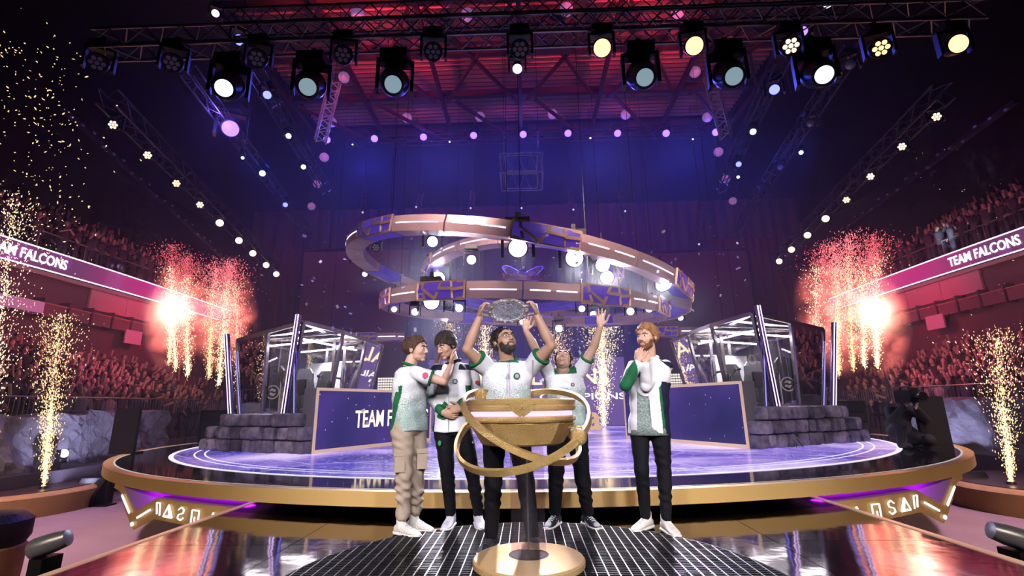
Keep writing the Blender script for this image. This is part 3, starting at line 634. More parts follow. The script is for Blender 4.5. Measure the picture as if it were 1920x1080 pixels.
# 1: hugging his team mate from the side
P1 = person(dict(label='young man in white and green jersey and beige cargo trousers hugging a team mate', Y=4.45, hip=(768, 790), neck=(768, 686), yh=math.radians(62), ys=math.radians(80), seed=1,
    sh=[(779, 700, 4.33), (771, 696, 4.60)], el=[(833, 716, 4.36), (803, 716, 4.74)], wr=[(846, 684, 4.54), (819, 682, 4.76)],
    hand=[((.02, .05, 1), (1, .1, .1), (0, -1, 0), .3, .05), ((.3, 0, 1), (1, -.3, 0), (0, -1, 0), .3, .05)],
    head=(780, 656), hyaw=math.radians(78), hpitch=.02, hs=1.0, skin=('fair_skin', (.66, .38, .28)), hair=('brown_hair', (.085, .042, .025)), hstyle=dict(vol=.010, quiff=.022, top=.008, front=.055, nape=-.06, seed=3),
    sleeve='short', topname='jersey', topm=[JERSEY, GREEN], paint=paint_jersey, hem=-.17, kn=[(757, 882, 4.36), (782, 880, 4.52)], an=[(755, 976, 4.40), (779, 966, 4.56)], toe=[(.85, -.5), (.85, -.45)], trm=[BEIGE], trw=1.12, fold=.009, shoem=(SHOEW, SHOEWS, LACE, STR)))
# 2: head bowed, hands together
P2 = person(dict(label='dark haired man in zipped white jacket looking down with hands together', Y=4.70, hip=(848, 790), neck=(850, 680), yh=math.radians(-6), ys=math.radians(-10), seed=2,
    sh=[(818, 697, 4.70), (884, 694, 4.74)], el=[(809, 750, 4.74), (897, 748, 4.76)], wr=[(829, 773, 4.53), (864, 767, 4.52)],
    hand=[((.8, -.1, -.25), (.2, .9, .3), (0, 0, 1), .35, .03), ((-.9, -.1, 0), (.1, .9, -.2), (0, 0, 1), .35, .03)],
    head=(836, 649, 4.64), hyaw=math.radians(-32), hpitch=-.38, hroll=-.12, hs=1.02, skin=('tan_skin', (.55, .31, .22)), hair=('dark_brown_hair', (.035, .02, .017)), hstyle=dict(vol=.016, top=.008, front=.05, fringe=.022, nape=-.06, side=.02, seed=5),
    sleeve='long', topname='jacket', topm=[WHITEJ, GREEN, NAVY], paint=paint_j2, hem=-.17, collar=(NAVY, .018), kn=[(838, 877, 4.64), (884, 876, 4.66)], an=[(845, 968, 4.68), (897, 968, 4.70)], toe=[(-.12, -1), (.25, -1)], trm=[BLACKC], trw=1.02, shoem=(WBLUE, SHOEWS, LACE)))
# 3: holding up the silver plate
P3 = person(dict(label='bearded man with glasses in feather print jersey raising a silver plate overhead', Y=3.95, hip=(948, 795), neck=(951, 677), yh=math.radians(4), ys=math.radians(4), build=1.1, arm=1.12, seed=3, hands=1.05,
    sh=[(916, 694, 3.93), (993, 692, 3.95)], el=[(876, 655, 3.78), (1033, 648, 3.80)], wr=[(899, 596, 3.76), (1007, 593, 3.77)],
    hand=[((.1, .02, 1), (1, .15, .1), (0, -1, 0), .62, .03), ((-.1, .02, 1), (-1, .15, .1), (0, -1, 0), .62, .03)],
    head=(946, 642, 3.90), hyaw=math.radians(32), hpitch=.42, hroll=-.05, hs=1.04, jaw=1.08, skin=('olive_skin', (.50, .28, .19)), hair=('black_hair', (.016, .012, .012)), hstyle=dict(vol=.008, top=.006, front=.062, nape=-.05, seed=8), beard=('black', (.035, .022, .018)),
    sleeve='short', topname='jersey', topm=[JERSEY, GREEN], paint=paint_jersey, hem=-.17, kn=[(925, 899, 3.88), (985, 899, 3.90)], an=[(921, 1012, 3.96), (998, 1012, 3.98)], toe=[(-.35, -1), (.45, -1)], trm=[BLACKC], trw=1.06, shoem=(SHOEB, SHOEWS, LACEB)))
# 4: arms flung up, face to the ceiling
P4 = person(dict(label='man in feather print jersey leaning back with both arms flung up', Y=4.65, hip=(1062, 792), neck=(1056, 699), yh=math.radians(2), ys=math.radians(3), build=1.05, seed=4, bulge=-.03,
    sh=[(1029, 700, 4.64), (1087, 697, 4.64)], el=[(1005, 655, 4.50), (1113, 651, 4.50)], wr=[(986, 620, 4.42), (1126, 612, 4.38)],
    hand=[((.08, -.1, 1), (.1, -1, 0), (1, 0, 0), .08, .16), ((.03, -.1, 1), (-.1, -1, 0), (1, 0, 0), .05, .16)],
    head=(1056, 677, 4.60), hyaw=math.radians(-6), hpitch=.68, hroll=.08, hs=1.0, closed=True, skin=('warm_skin', (.62, .37, .27)), hair=('black_hair', (.016, .012, .012)), hstyle=dict(vol=.006, top=.004, front=.06, nape=-.05, seed=9, len=.026),
    sleeve='short', topname='jersey', topm=[JERSEY, GREEN], paint=paint_jersey, hem=-.2, kn=[(1043, 879, 4.58), (1090, 880, 4.60)], an=[(1041, 966, 4.68), (1102, 968, 4.66)], toe=[(-.5, -1), (.4, -1)], trm=[BLACKC], trw=1.12, shoem=(SHOEB, SHOEWS, LACE, STRW)))
# 5: both hands at his neck
P5 = person(dict(label='blond bearded man in open white jacket holding both hands at his neck', Y=4.50, hip=(1217, 790), neck=(1218, 672), yh=math.radians(-16), ys=math.radians(-22), seed=5,
    sh=[(1189, 690, 4.46), (1247, 688, 4.55)], el=[(1173, 722, 4.31), (1211, 723, 4.36)], wr=[(1197, 679, 4.30), (1210, 681, 4.28)],
    hand=[((.12, .25, 1), (.6, .8, 0), (.6, -.6, 0), .3, .03), ((.25, .35, .9), (0, .9, -.2), (-.8, -.3, .5), .35, .03)],
    head=(1213, 634, 4.45), hyaw=math.radians(-44), hpitch=.06, hs=1.04, skin=('pale_skin', (.68, .40, .29)), hair=('ginger_blond_hair', (.42, .20, .08)), hstyle=dict(vol=.009, quiff=.02, top=.01, front=.056, nape=-.05, seed=12), beard=('ginger', (.20, .085, .04)),
    sleeve='long', topname='jacket', topm=[WHITEJ, GREEN, NAVY], paint=paint_j5, hem=-.19, collar=(WHITEJ, .017), kn=[(1203, 882, 4.42), (1245, 882, 4.46)], an=[(1211, 975, 4.54), (1250, 979, 4.42)], toe=[(-.75, -.7), (.15, -1)], trm=[BLACKC], trw=.95, shoem=(SHOEW, SHOEWS, LACE)))
# inner shirt of the open jacket
m = MB(); sc_ = P5['sec']; sect(m, [sc_(-.21, .166, .122, .008), sc_(-.07, .163, .120, .008), sc_(.12, .148, .102, .006), sc_(.4, .153, .106, .004), sc_(.68, .165, .110, .002), sc_(.9, .12, .08, 0), sc_(.97, .07, .058, 0)], 40); m.build('shirt', GREYT, P5['root'], smooth='all')
# prints and small clothing parts
badge(P2, .66, .062, .004, .024, BADGE, 'chest_badge', BADGEG); badge(P3, .74, .075, .004, .026, BADGE, 'chest_badge', BADGEG); badge(P3, .72, .0, .004, .014, BADGEG, 'chest_emblem'); badge(P4, .74, .06, .004, .018, BADGE, 'chest_badge', BADGEG); badge(P4, .62, .0, .004, .022, TEALP, 'chest_emblem')
def on_sleeve(P, i, u, r, ml, name, side):
    a = P['SH'][i].lerp(P['EL'][i], u); ax = (P['EL'][i] - P['SH'][i]).normalized(); n_ = V(side); n_ = (n_ - ax * n_.dot(ax)).normalized(); p = a + n_ * .074
    m = MB().lathe([(r, -.006), (r, .006)], 20, basis_m(p, ax, n_.cross(ax))); return m.build(name, ml, P['root'])
on_sleeve(P1, 0, .36, .026, PINK, 'sleeve_patch', (0, -1, .1)); on_sleeve(P2, 1, .45, .018, REDP, 'sleeve_print', (.5, -1, 0))
o = on_sleeve(P5, 1, .22, .022, YELP, 'sleeve_print', (.4, -1, .3)); on_sleeve(P5, 1, .36, .013, REDP, 'sleeve_print', (.3, -1, .3))
for P, t0, t1 in ((P2, -.16, .93), (P3, .45, .93)):
    pts = []
    for k in range(9): t = t0 + (t1 - t0) * k / 8; c, rx, ry, xd, yd = P['sec'](t, .158, .113 if t < .8 else .092, .02 if t < .8 else .012); pts.append(c - yd * ry * 1.0)
    MB().tube(pts, .0035, 6).build('zip', mat('zip_grey', (.5, .5, .53), .4, .5), P['root'])
# glasses of the man with the plate
g = MB(); HM = P3['HM']
for s in (-1, 1):
    g.tube([HM @ V((s * .033 + .022 * math.cos(q), -.099 + abs(.033 + s * 0 - .0) * .0 + .004 * (math.cos(q) * s > .5), .005 + .017 * math.sin(q))) for q in np.linspace(0, 2 * PI, 21)[:-1]], .0016, 6, True)
    g.tube([HM @ V((s * .056, -.097, .01)), HM @ V((s * .076, -.06, .012)), HM @ V((s * .083, .01, .01))], .0016, 6)
g.tube([HM @ V((-.011, -.1, .01)), HM @ V((0, -.104, .012)), HM @ V((.011, -.1, .01))], .0016, 6); g.build('glasses', mat('glasses_frame', (.1, .08, .08), .3, .6), P3['root'])
# cargo pockets of the beige trousers
for (px, py, y) in ((749, 868, 4.285), (791, 862, 4.42)):
    p = AY(px, py, y); MB().box(p, (.085, .03, .15), Matrix.Rotation(.35, 3, 'Z')).build('cargo_pocket', BEIGE, P1['root']); MB().box(p + V((0, -.012, .075)), (.095, .022, .04), Matrix.Rotation(.35, 3, 'Z')).build('pocket_flap', BEIGE, P1['root'])
MB().ball((0, 0, 0), (.016, .005, .024), 10, 8, T_(AY(824, 831, 4.57))).build('leg_emblem', mat('green_print', (.02, .3, .08), .6), P2['root'])

me = text_mesh('CRAFT', .03, mat('white_print', (.85, .85, .9), .6), .004); o = link('thigh_lettering', me, P2['root']); me.transform(T_(AY(885, 831, 4.555) - ORG[P2['root']]) @ Matrix.Rotation(PI / 2, 4, 'X'))
# ------------------------------------------------------------------ the raised silver plate
pc = (P3['WR'][0] + P3['WR'][1]) / 2 + V((0, -.01, .052)); PX_ = (P3['WR'][1] - P3['WR'][0]).normalized()
nrm = V((.05, -.80, -.60)).normalized(); nrm = (nrm - PX_ * nrm.dot(PX_)).normalized(); PM = basis_m(pc, PX_, nrm.cross(PX_))
pl = empty('winners_plate', pc, 'oval engraved silver winners plate with handles held overhead', 'trophy plate')
SILV = mat('engraved_silver', (.80, .78, .90), .42, .35, bump=1.0, bscale=55, var=.8, vscale=40, col2=(.55, .53, .74)); SILVD = mat('plate_rim_metal', (.55, .47, .44), .35, .7, bump=1.0, bscale=40, var=.6, vscale=35, col2=(.2, .15, .14))
PM = PM @ Matrix.Scale(.80, 4); Sx = PM @ Matrix.Diagonal((1.0, .66, 1, 1))
MB().lathe([(.02, .012), (.10, .012), (.135, .018), (.15, .022), (.15, .012), (.08, 0)], 56, Sx).build('plate_dish', SILV, pl, smooth=True)
MB().lathe([(.149, .0), (.152, .022), (.172, .030), (.198, .024), (.206, .012), (.19, .0), (.149, -.01)], 56, Sx).build('plate_rim', SILVD, pl, smooth=True)
MB().lathe([(.149, .021), (.151, .027), (.156, .027), (.157, .021)], 56, Sx).build('rim_bead', SILV, pl, smooth=True)
for k in range(14):
    a = 2 * PI * k / 14; MB().ball((0, 0, 0), (.012, .012, .006), 10, 6, Sx @ T_((.18 * math.cos(a), .18 * math.sin(a), .029))).build('rim_rosette', SILV, pl, smooth='all')
MB().ball((0, 0, 0), (.05, .018, .008), 14, 8, PM @ T_((.0, .018, .014))).build('plate_relief', SILVD, pl, smooth='all')
for s in (-1, 1):
    MB().tube([PM @ V((s * .185, .05, .008)), PM @ V((s * .26, .045, .01)), PM @ V((s * .285, 0, .01)), PM @ V((s * .26, -.045, .01)), PM @ V((s * .185, -.05, .008))], [.012, .014, .015, .014, .012], 10).build('plate_handle', SILVD, pl, smooth=True)
# ------------------------------------------------------------------ players' glass booths, screens and stone walls (right one mirrored to the left)
def night_screen(name, seed):
    m = bpy.data.materials.new(name); m.use_nodes = True; nt = m.node_tree; N = nt.nodes.new; L = nt.links.new; p = nt.nodes['Principled BSDF']
    p.inputs['Base Color'].default_value = (.01, .01, .02, 1); p.inputs['Roughness'].default_value = .25; tc = N('ShaderNodeTexCoord')
    mp = N('ShaderNodeMapping'); mp.inputs['Location'].default_value = (seed, seed * .7, 0); L(tc.outputs['Object'], mp.inputs[0])
    n = N('ShaderNodeTexNoise'); n.inputs['Scale'].default_value = .7; n.inputs['Detail'].default_value = 3; L(mp.outputs[0], n.inputs['Vector'])
    cr = N('ShaderNodeValToRGB'); e = cr.color_ramp.elements; e[0].position = .35; e[0].color = (.012, .012, .10, 1); e[1].position = .7; e[1].color = (.055, .03, .22, 1); L(n.outputs['Fac'], cr.inputs[0])
    v = N('ShaderNodeTexVoronoi'); v.inputs['Scale'].default_value = 6; L(mp.outputs[0], v.inputs['Vector'])
    r = N('ShaderNodeMapRange'); r.inputs[1].default_value = .05; r.inputs[2].default_value = .09; r.inputs[3].default_value = 1; r.inputs[4].default_value = 0; L(v.outputs['Distance'], r.inputs[0])
    x = N('ShaderNodeMix'); x.data_type = 'RGBA'; L(r.outputs[0], x.inputs['Factor']); L(cr.outputs[0], x.inputs['A']); x.inputs['B'].default_value = (.75, .72, 1, 1)
    L(x.outputs['Result'], p.inputs['Emission Color']); p.inputs['Emission Strength'].default_value = 1.0; m.cycles.emission_sampling = 'NONE'; return m
def rough_stone(c, d, R, seed):
    rs = np.random.default_rng(seed); b = bmesh.new(); bmesh.ops.create_cube(b, size=1); bmesh.ops.subdivide_edges(b, edges=b.edges[:], cuts=4, use_grid_fill=True); m = MB(); vs = []
    ph = rs.uniform(0, 6, 9); mul = rs.uniform(.6, 1.2, 3)
    for v in b.verts:
        p = v.co.copy(); n_ = (abs(p.x * 2) ** 7 + abs(p.y * 2) ** 7 + abs(p.z * 2) ** 7) ** (1 / 7); n2_ = max(abs(p.x), abs(p.y), abs(p.z)) * 2; q = p * (n2_ / n_)
        w_ = V([.020 * math.sin(9 * q[(k + 1) % 3] * mul[k] + ph[k]) * math.sin(7 * q[(k + 2) % 3] + ph[k + 3]) + rs.normal(0, .012) for k in range(3)])
        q = q + w_; vs.append(V(c) + R @ V((q.x * d[0], q.y * d[1], q.z * d[2])))
    m.add(vs, [tuple(v.index for v in f.verts) for f in b.faces]); b.free(); return m
def stone_mat():
    m = mat('dark_stone', (.26, .22, .31), .8, bump=.9, bscale=9, var=.8, vscale=6, col2=(.06, .05, .08)); nt = m.node_tree; p = nt.nodes['Principled BSDF']; oi = nt.nodes.new('ShaderNodeObjectInfo'); mr = nt.nodes.new('ShaderNodeMapRange'); mr.inputs[3].default_value = .4; mr.inputs[4].default_value = 1.3; nt.links.new(oi.outputs['Random'], mr.inputs[0]); l = p.inputs['Base Color'].links[0]; src = l.from_socket; vm = nt.nodes.new('ShaderNodeMix'); vm.data_type = 'RGBA'; vm.blend_type = 'MULTIPLY'; vm.inputs['Factor'].default_value = 1; nt.links.new(src, vm.inputs['A']); nt.links.new(mr.outputs[0], vm.inputs['B']); nt.links.new(vm.outputs['Result'], p.inputs['Base Color']); return m
STONE = stone_mat()
BGLASS = glass('booth_glass', (.97, .97, 1), .035); ALU = mat('booth_aluminium', (.42, .38, .46), .25, .95); CHROMEV = mat('violet_chrome', (.32, .22, .5), .18, .9)
NEON = glow('neon_white_violet', (.78, .6, 1), 2.2); NEONB = glow('neon_blue', (.2, .18, 1), 2.2); BARL = glow('booth_white_bar', (1, .97, .98), 16, True)
GFR = mat('screen_gold_frame', (.7, .5, .35), .4, .5, emit=(1, .7, .5), es=.35)
TXTG = glow('gold_letter_light', (1, .80, .55), 1.6)
for sx, side in ((-1, 'left'), (1, 'right')):
    X = lambda p: V((sx * p[0], p[1], p[2]))
    N0 = V((4.0, 9.27, 0)); e1 = V((-.436, .9, 0)); e2 = V((.9, .436, 0)); e1.normalize(); e2.normalize()
    Bp = lambda s, w_, z: X(N0 + e1 * s + e2 * w_ + V((0, 0, z)))
    def slab(s0, s1, w0, w1, z0, z1):
        m = MB(); return m.prism([Bp(s0, w0, z0), Bp(s1, w0, z0), Bp(s1, w1, z0), Bp(s0, w1, z0)], (0, 0, z1 - z0))
    sd = empty('screen_desk', Bp(1.8, .2, SZ), 'long desk front screen with gold edge showing %s by the %s booth' % ('TEAM FALCONS lettering' if sx < 0 else 'only stars', side), 'desk', 'screen desks')
    slab(0, 3.6, .03, .36, SZ, 1.44).build('desk_body', mat('desk_grey', (.12, .11, .14), .5), sd)
    slab(.04, 3.56, .012, .03, .30, 1.39).build('screen', night_screen('night_screen_' + side, 3 if sx < 0 else 9), sd)
    for a in ((0, 3.6, 0, .03, SZ, .30), (0, 3.6, 0, .03, 1.39, 1.445), (0, .045, 0, .03, .30, 1.39), (3.555, 3.6, 0, .03, .30, 1.39)): slab(*a).build('gold_edge', GFR, sd)
    if sx < 0:
        me = text_mesh('TEAM FALCONS', .42, TXTG, .003, .004); w_ = max(v.co.x for v in me.vertices); k = 2.45 / w_
        o = link('screen_lettering', me, sd); M_ = basis_m(Bp(1.02, .006, .66) - ORG[sd], X(e1) - V((0, 0, 0)), (0, 0, 1)) @ Matrix.Diagonal((k, 1.18, 1, 1)); me.transform(M_)
    # booth: platform, frame, panes, light bars
    bt = empty('glass_booth', X((5.4, 11.8, SZ)), 'glass players booth with leaning metal posts on the %s side of the stage' % side, 'booth', 'glass players booths')
    MB().prism([X((4.15, 10.05, SZ)), X((6.75, 11.3, SZ)), X((6.3, 14.2, SZ)), X((3.9, 13.4, SZ))], (0, 0, .68)).build('platform', mat('booth_platform', (.025, .022, .03), .5), bt)
    Tt = [V(q) for q in ((4.76, 10.05, 2.86), (4.27, 11.05, 2.78), (4.1, 12.2, 2.75), (4.0, 13.3, 2.72), (6.6, 14.2, 2.7), (7.2, 11.75, 2.74))]
    Tb = [V(q) for q in ((4.98, 10.2, .98), (4.52, 11.1, 1.0), (4.38, 12.2, 1.0), (4.3, 13.1, 1.0), (6.2, 13.9, 1.0), (6.85, 11.6, .98))]
    Tt.append(Tt[5].lerp(Tt[0], .5)); Tb.append(Tb[5].lerp(Tb[0], .52))
    for i in range(7):
        j = (i + 1) % 7; MB().bar(X(Tt[i]), X(Tb[i]), .065, .065, X(e1)).build('post', ALU, bt); MB().bar(X(Tt[i]), X(Tt[j]), .06, .085).build('top_rail', ALU, bt); MB().bar(X(Tb[i]), X(Tb[j]), .05, .05).build('bottom_rail', ALU, bt)
        MB().add([X(Tt[i]), X(Tt[j]), X(Tb[j]), X(Tb[i])], [(0, 1, 2, 3)]).build('glass_pane', BGLASS, bt)
    MB().add([X(p) for p in Tt[:6]], [tuple(range(6))]).build('roof_pane', BGLASS, bt)
    for i, (a, b) in enumerate(((1, 5), (2, 5), (2, 4))): MB().bar(X(Tt[a].lerp(Tt[b], .02)), X(Tt[b].lerp(Tt[a], .04)), .05, .06).build('roof_rail', ALU, bt)
    for a, b in (((4.7, 11.2, 2.62), (6.7, 12.0, 2.6)), ((4.5, 12.4, 2.6), (6.5, 13.3, 2.58)), ((5.2, 10.7, 2.62), (4.6, 12.9, 2.58))): MB().bar(X(a), X(b), .05, .03).build('light_bar', BARL, bt)
    for q in ((4.9, 12.9), (5.5, 13.2), (4.75, 11.8)): MB().bar(X((*q, .98)), X((*q, 2.7)), .07, .07).build('inner_post', ALU, bt)
    MB().prism([X((4.9, 12.7, 1.0)), X((5.9, 13.1, 1.0)), X((5.86, 13.16, 1.0)), X((4.86, 12.76, 1.0))], (0, 0, 1.25)).build('back_panel', mat('booth_back_panel', (.5, .5, .55), .4), bt)
    for q in ((5.6, 11.4), (5.2, 12.6)): spot('booth_fill_spot', X((*q, 2.56)), X((q[0], q[1], 1)), 260, (1, .96, 1), 120, .5, .02)  # unseen spots added to brighten the booth inside
    # neon poles
    for k, (a, b, r) in enumerate(((AY(1420, 573, 9.92), AY(1458, 766, 9.92), .062), (AY(1564, 605, 10.75), AY(1562, 764, 10.75), .062), (AY(1546, 640, 10.9), AY(1543, 764, 10.9), .03), (AY(1430, 640, 10.1), AY(1436, 765, 10.1), .028))):
        a.z = max(a.z, 1); r_ = empty('neon_pole', X(b), ('leaning violet chrome pole with two neon lines in front of the %s booth' if k == 0 else 'upright violet chrome pole with two neon lines at the outer corner of the %s booth' if k == 1 else 'thin blue lit pole %s of the %s booth' % ('by the outer corner', '%s') if k == 2 else 'thin blue lit pole beside the leaning pole of the %s booth') % side, 'pole', 'neon poles')
        MB().tube([X(b), X(a)], r, 20).build('pole_tube', CHROMEV if k < 2 else ALU, r_, smooth=True)
        for d in ((-.028, .026) if k < 2 else (0,)):
            o_ = V((sx * d, -r * .93 if k < 2 else -r, 0)); MB().bar(X(b) + o_, X(a) + o_, .016, .014, (0, 1, 0)).build('neon_line', NEON if k < 2 else NEONB, r_)
        MB().lathe([(r * 1.25, 0), (r * 1.25, .02)], 16, T_(X(b))).build('pole_foot', BLACKMETAL, r_)
    # stones
    sw = empty('stone_wall', Bp(0, 1.5, SZ), 'low wall of three courses of rough dark stones before the %s booth' % side, 'stone wall', 'stone walls')
    R_ = Matrix(((sx * e2.x, e1.x * sx, 0), (e2.y, e1.y, 0), (0, 0, 1)))
    slab(.02, .3, .08, 2.7, SZ, .90).build('stone_backing', BLACK, sw)
    for row, (w0, w1) in enumerate(((.04, 3.3), (.04, 3.16), (.24, 2.72))):
        rs = random.Random(row * 7 + (3 if sx < 0 else 5)); w_ = w0; i = 0
        while w_ < w1 - .12:
            L_ = min(rs.choice((.2, .27, .33, .4)), w1 - w_)
            c = Bp(-.02 + rs.uniform(-.07, .05), w_ + L_ / 2, SZ + .122 + row * .248); rough_stone(c, (L_ * .93, .36, .238 + rs.uniform(-.012, .012)), R_, row * 50 + i + (0 if sx < 0 else 900)).build('stone', STONE, sw, smooth=True); w_ += L_; i += 1
    # furniture inside the booth
    def put(s): return X(s)
    BLK = mat('equipment_black', (.012, .012, .015), .4)
    for i, (q, ang) in enumerate((((4.75, 11.55), .5), ((4.6, 12.3), .3), ((5.15, 11.0), .8))):
        c = X((*q, .91)); mo = empty('monitor', c, 'black gaming monitor %s in the %s booth' % (('by the leaning post', 'at the far end of the desk', 'nearest the stone wall')[i], side), 'monitor', 'booth monitors'); Rm = Matrix.Rotation(sx * (PI / 2 - ang), 3, 'Z')
        MB().box(c + V((0, 0, .62)), (.58, .035, .34), Rm).build('screen_case', BLK, mo); MB().bar(c + V((0, 0, .0)), c + V((0, 0, .5)), .05, .04).build('stand', BLK, mo); MB().box(c + V((0, 0, .0125)), (.26, .2, .025), Rm).build('foot', BLK, mo)
    for i, q in enumerate(((4.62, 11.2), (4.5, 12.0))):
        c = X((*q, .91)); mi_ = empty('microphone', c, 'black microphone on a boom %s the %s booth' % (('near the front of', 'at the back of')[i], side), 'microphone', 'booth microphones')
        MB().tube([c, c + V((0, 0, .7)), c + V((sx * .12, -.05, .85))], .012, 8).build('boom_arm', BLK, mi_); MB().tube([c + V((sx * .1, -.06, .86)), c + V((sx * .22, -.06, .88))], .03, 10).build('capsule', BLK, mi_)
    for i, q in enumerate(((5.75, 11.25), (5.5, 12.2), (5.3, 13.0))):
        c = X((*q, .91)); ch = empty('gaming_chair', c, 'black high backed gaming chair %s the %s booth' % (('with round white emblem at the front of', 'in the middle of', 'at the back of')[i], side), 'chair', 'gaming chairs')
        w2 = .25; bk = MB(); prof = [(-.25, .45), (.25, .45), (.27, .75), (.21, 1.05), (.20, 1.25), (.12, 1.36), (-.12, 1.36), (-.20, 1.25), (-.21, 1.05), (-.27, .75)]
        bk.prism([c + V((x, -.30, z - .25)) for x, z in prof], (0, .1, 0)).build('backrest', BLK, ch); MB().box(c + V((0, -.02, .22)), (.52, .5, .12)).build('seat', BLK, ch)
        MB().tube([c + V((0, 0, .03)), c + V((0, 0, .2))], .03, 8).build('gas_post', BLK, ch); m = MB()
        for k in range(5): m.bar(c + V((0, 0, .03)), c + V((.28 * math.cos(k * 1.2566), .28 * math.sin(k * 1.2566), .03)), .05, .05)
        m.build('star_base', BLK, ch)
        for s_ in (-1, 1): MB().bar(c + V((s_ * .3, -.2, .42)), c + V((s_ * .3, .1, .42)), .07, .04).build('armrest', BLK, ch)
        if i == 0:
            e_ = MB(); Mx = basis_m(c + V((0, -.303, .52)), (1, 0, 0), (0, 0, 1)); rg = [(.13 * math.cos(a), .13 * math.sin(a)) for a in np.linspace(0, 2 * PI, 33)[:-1]]
            e_.strip([Mx @ V((x, y, .004)) for x, y in rg], [Mx @ V((x * 1.22, y * 1.22, .004)) for x, y in rg], closed=True)
            e_.add([Mx @ V(p) for p in ((-.085, .02, .004), (-.03, .09, .004), (.08, .05, .004), (.05, -.0, .004), (-.01, .03, .004))], [(0, 1, 2, 3, 4)]); e_.add([Mx @ V(p) for p in ((.085, -.02, .004), (.03, -.09, .004), (-.08, -.05, .004), (-.05, .0, .004), (.01, -.03, .004))], [(0, 1, 2, 3, 4)])
            e_.build('chair_emblem', mat('chair_emblem_white', (.8, .8, .82), .5), ch)
    # square light grid behind the inner end of the desk
    c = AY(1262, 715, 15.2) if sx > 0 else AY(726, 722, 15.2); g = empty('light_grid', V((c.x, c.y, SZ)), 'white square lamp grid standing behind the %s desk' % side, 'lamp panel', 'lamp grids')
    MB().box((c.x, c.y + .05, c.z), (.62, .06, .5)).build('grid_back', BLACKMETAL, g); MB().bar((c.x, c.y + .05, SZ), (c.x, c.y + .05, c.z), .06).build('grid_stand', BLACKMETAL, g); m = MB()
    for i in range(8):
        for j in range(6): m.box((c.x - .27 + i * .077, c.y, c.z - .2 + j * .08), (.056, .03, .056))
    tag(m.build('grid_cells', glow('grid_cell_light', (1, .9, .82), 1.1), g), kind='stuff')
# ------------------------------------------------------------------ hanging rings
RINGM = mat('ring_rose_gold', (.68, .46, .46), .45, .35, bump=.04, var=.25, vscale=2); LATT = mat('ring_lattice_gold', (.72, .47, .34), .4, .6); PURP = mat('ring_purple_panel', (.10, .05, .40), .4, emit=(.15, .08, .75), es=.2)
STRIPL = glow('ring_led_strip', (.84, .74, 1), 3.2)
def ring_frame(c, nrm):
    nrm = V(nrm).normalized(); e1 = V((1, 0, 0)); e1 = (e1 - nrm * e1.dot(nrm)).normalized(); return V(c), e1, nrm.cross(e1), nrm
def hanging_ring(name, label, c, nrm, R, h, w_, nseg, latt, rot=0.0, parent=None):
    c, e1, e2, n_ = ring_frame(c, nrm); root = empty(name, c, label, 'hanging ring', 'hanging stage rings')
    P = lambda a, r, z: c + (e1 * math.cos(a) + e2 * math.sin(a)) * r + n_ * z
    for k in range(nseg):
        a0 = 2 * PI * k / nseg + rot; a1 = a0 + 2 * PI / nseg; isl = k in latt; g = .004; m = MB(); N_ = 5; h0, h1 = (-h / 2, h / 2)
        ro = .03 if isl else 0
        prof = ((R - w_, h0 + h * .15), (R + ro, h0), (R + ro + .03, 0), (R + ro, h1), (R - w_ * .5, h1 * .9), (R - w_, h1 * .6)); L = [[P(a0 + g + (a1 - a0 - 2 * g) * i / N_, r, z) for i in range(N_ + 1)] for r, z in prof]
        for i in range(6): m.strip(L[i], L[(i + 1) % 6])
        for e in (0, N_): m.add([q[e] for q in L], [tuple(range(6))])
        sg = m.build('ring_panel', PURP if isl else RINGM, root)
        if isl:
            b = MB(); rr = R + ro + .034; pt = lambda u, v: P(a0 + (a1 - a0) * u, rr - .03 * abs(v) * 2, v * h)
            rs = random.Random(k); bars = [((.0, -.5), (1, -.5)), ((0, .5), (1, .5)), ((0, -.5), (0, .5)), ((1, -.5), (1, .5)), ((.18, -.5), (.1, .5)), ((.42, -.5), (.16, .05)), ((.42, -.5), (.55, .5)), ((.5, .1), (.78, .08)), ((.78, -.5), (.74, .5)), ((.76, .0), (1, .1))]
            for q0, q1 in bars: b.bar(pt(*q0), pt(*q1), .04, .06, n_)
            tag(b.build('lattice', LATT, sg), kind='stuff')
        else:
            q = MB()
            for u0, u1 in (((.12, .46), (.56, .92)) if k % 2 else ((.1, .9),)): q.strip([P(a0 + (a1 - a0) * (u0 + (u1 - u0) * i / 4), R + .036, -.012) for i in range(5)], [P(a0 + (a1 - a0) * (u0 + (u1 - u0) * i / 4), R + .036, .012) for i in range(5)])
            q.build('light_strip', STRIPL, sg)
    return P, root
PA, ringA = hanging_ring('hanging_ring', 'largest tilted rose gold ring hanging above the stage', (-.206, 13, 4.37), (.174, -.027, .984), 4.6, .34, .42, 22, (0, 9, 13, 16, 19, 21), .14)
PB, ringB = hanging_ring('hanging_ring', 'smallest rose gold ring hanging inside the largest one', (-.059, 13, 4.47), (.023, .109, .994), 2.72, .26, .34, 16, (1, 2, 3, 4, 5, 8, 14), .2)
PC, ringC = hanging_ring('hanging_ring', 'lowest level rose gold ring with lattice panels facing the front', (-.034, 12.5, 3.52), (.05, -.091, .995), 3.64, .34, .34, 20, (2, 6, 11, 13, 16, 18), .0)
for s, n_ in ((-1, 'left'), (1, 'right')):
    hanging_ring('hanging_ring', 'small rose gold ring hanging behind the %s booth' % n_, (s * 6.3, 17, 3.45), (s * .04, -.12, .99), 1.85, .26, .3, 12, (0, 3, 6, 9), .26)
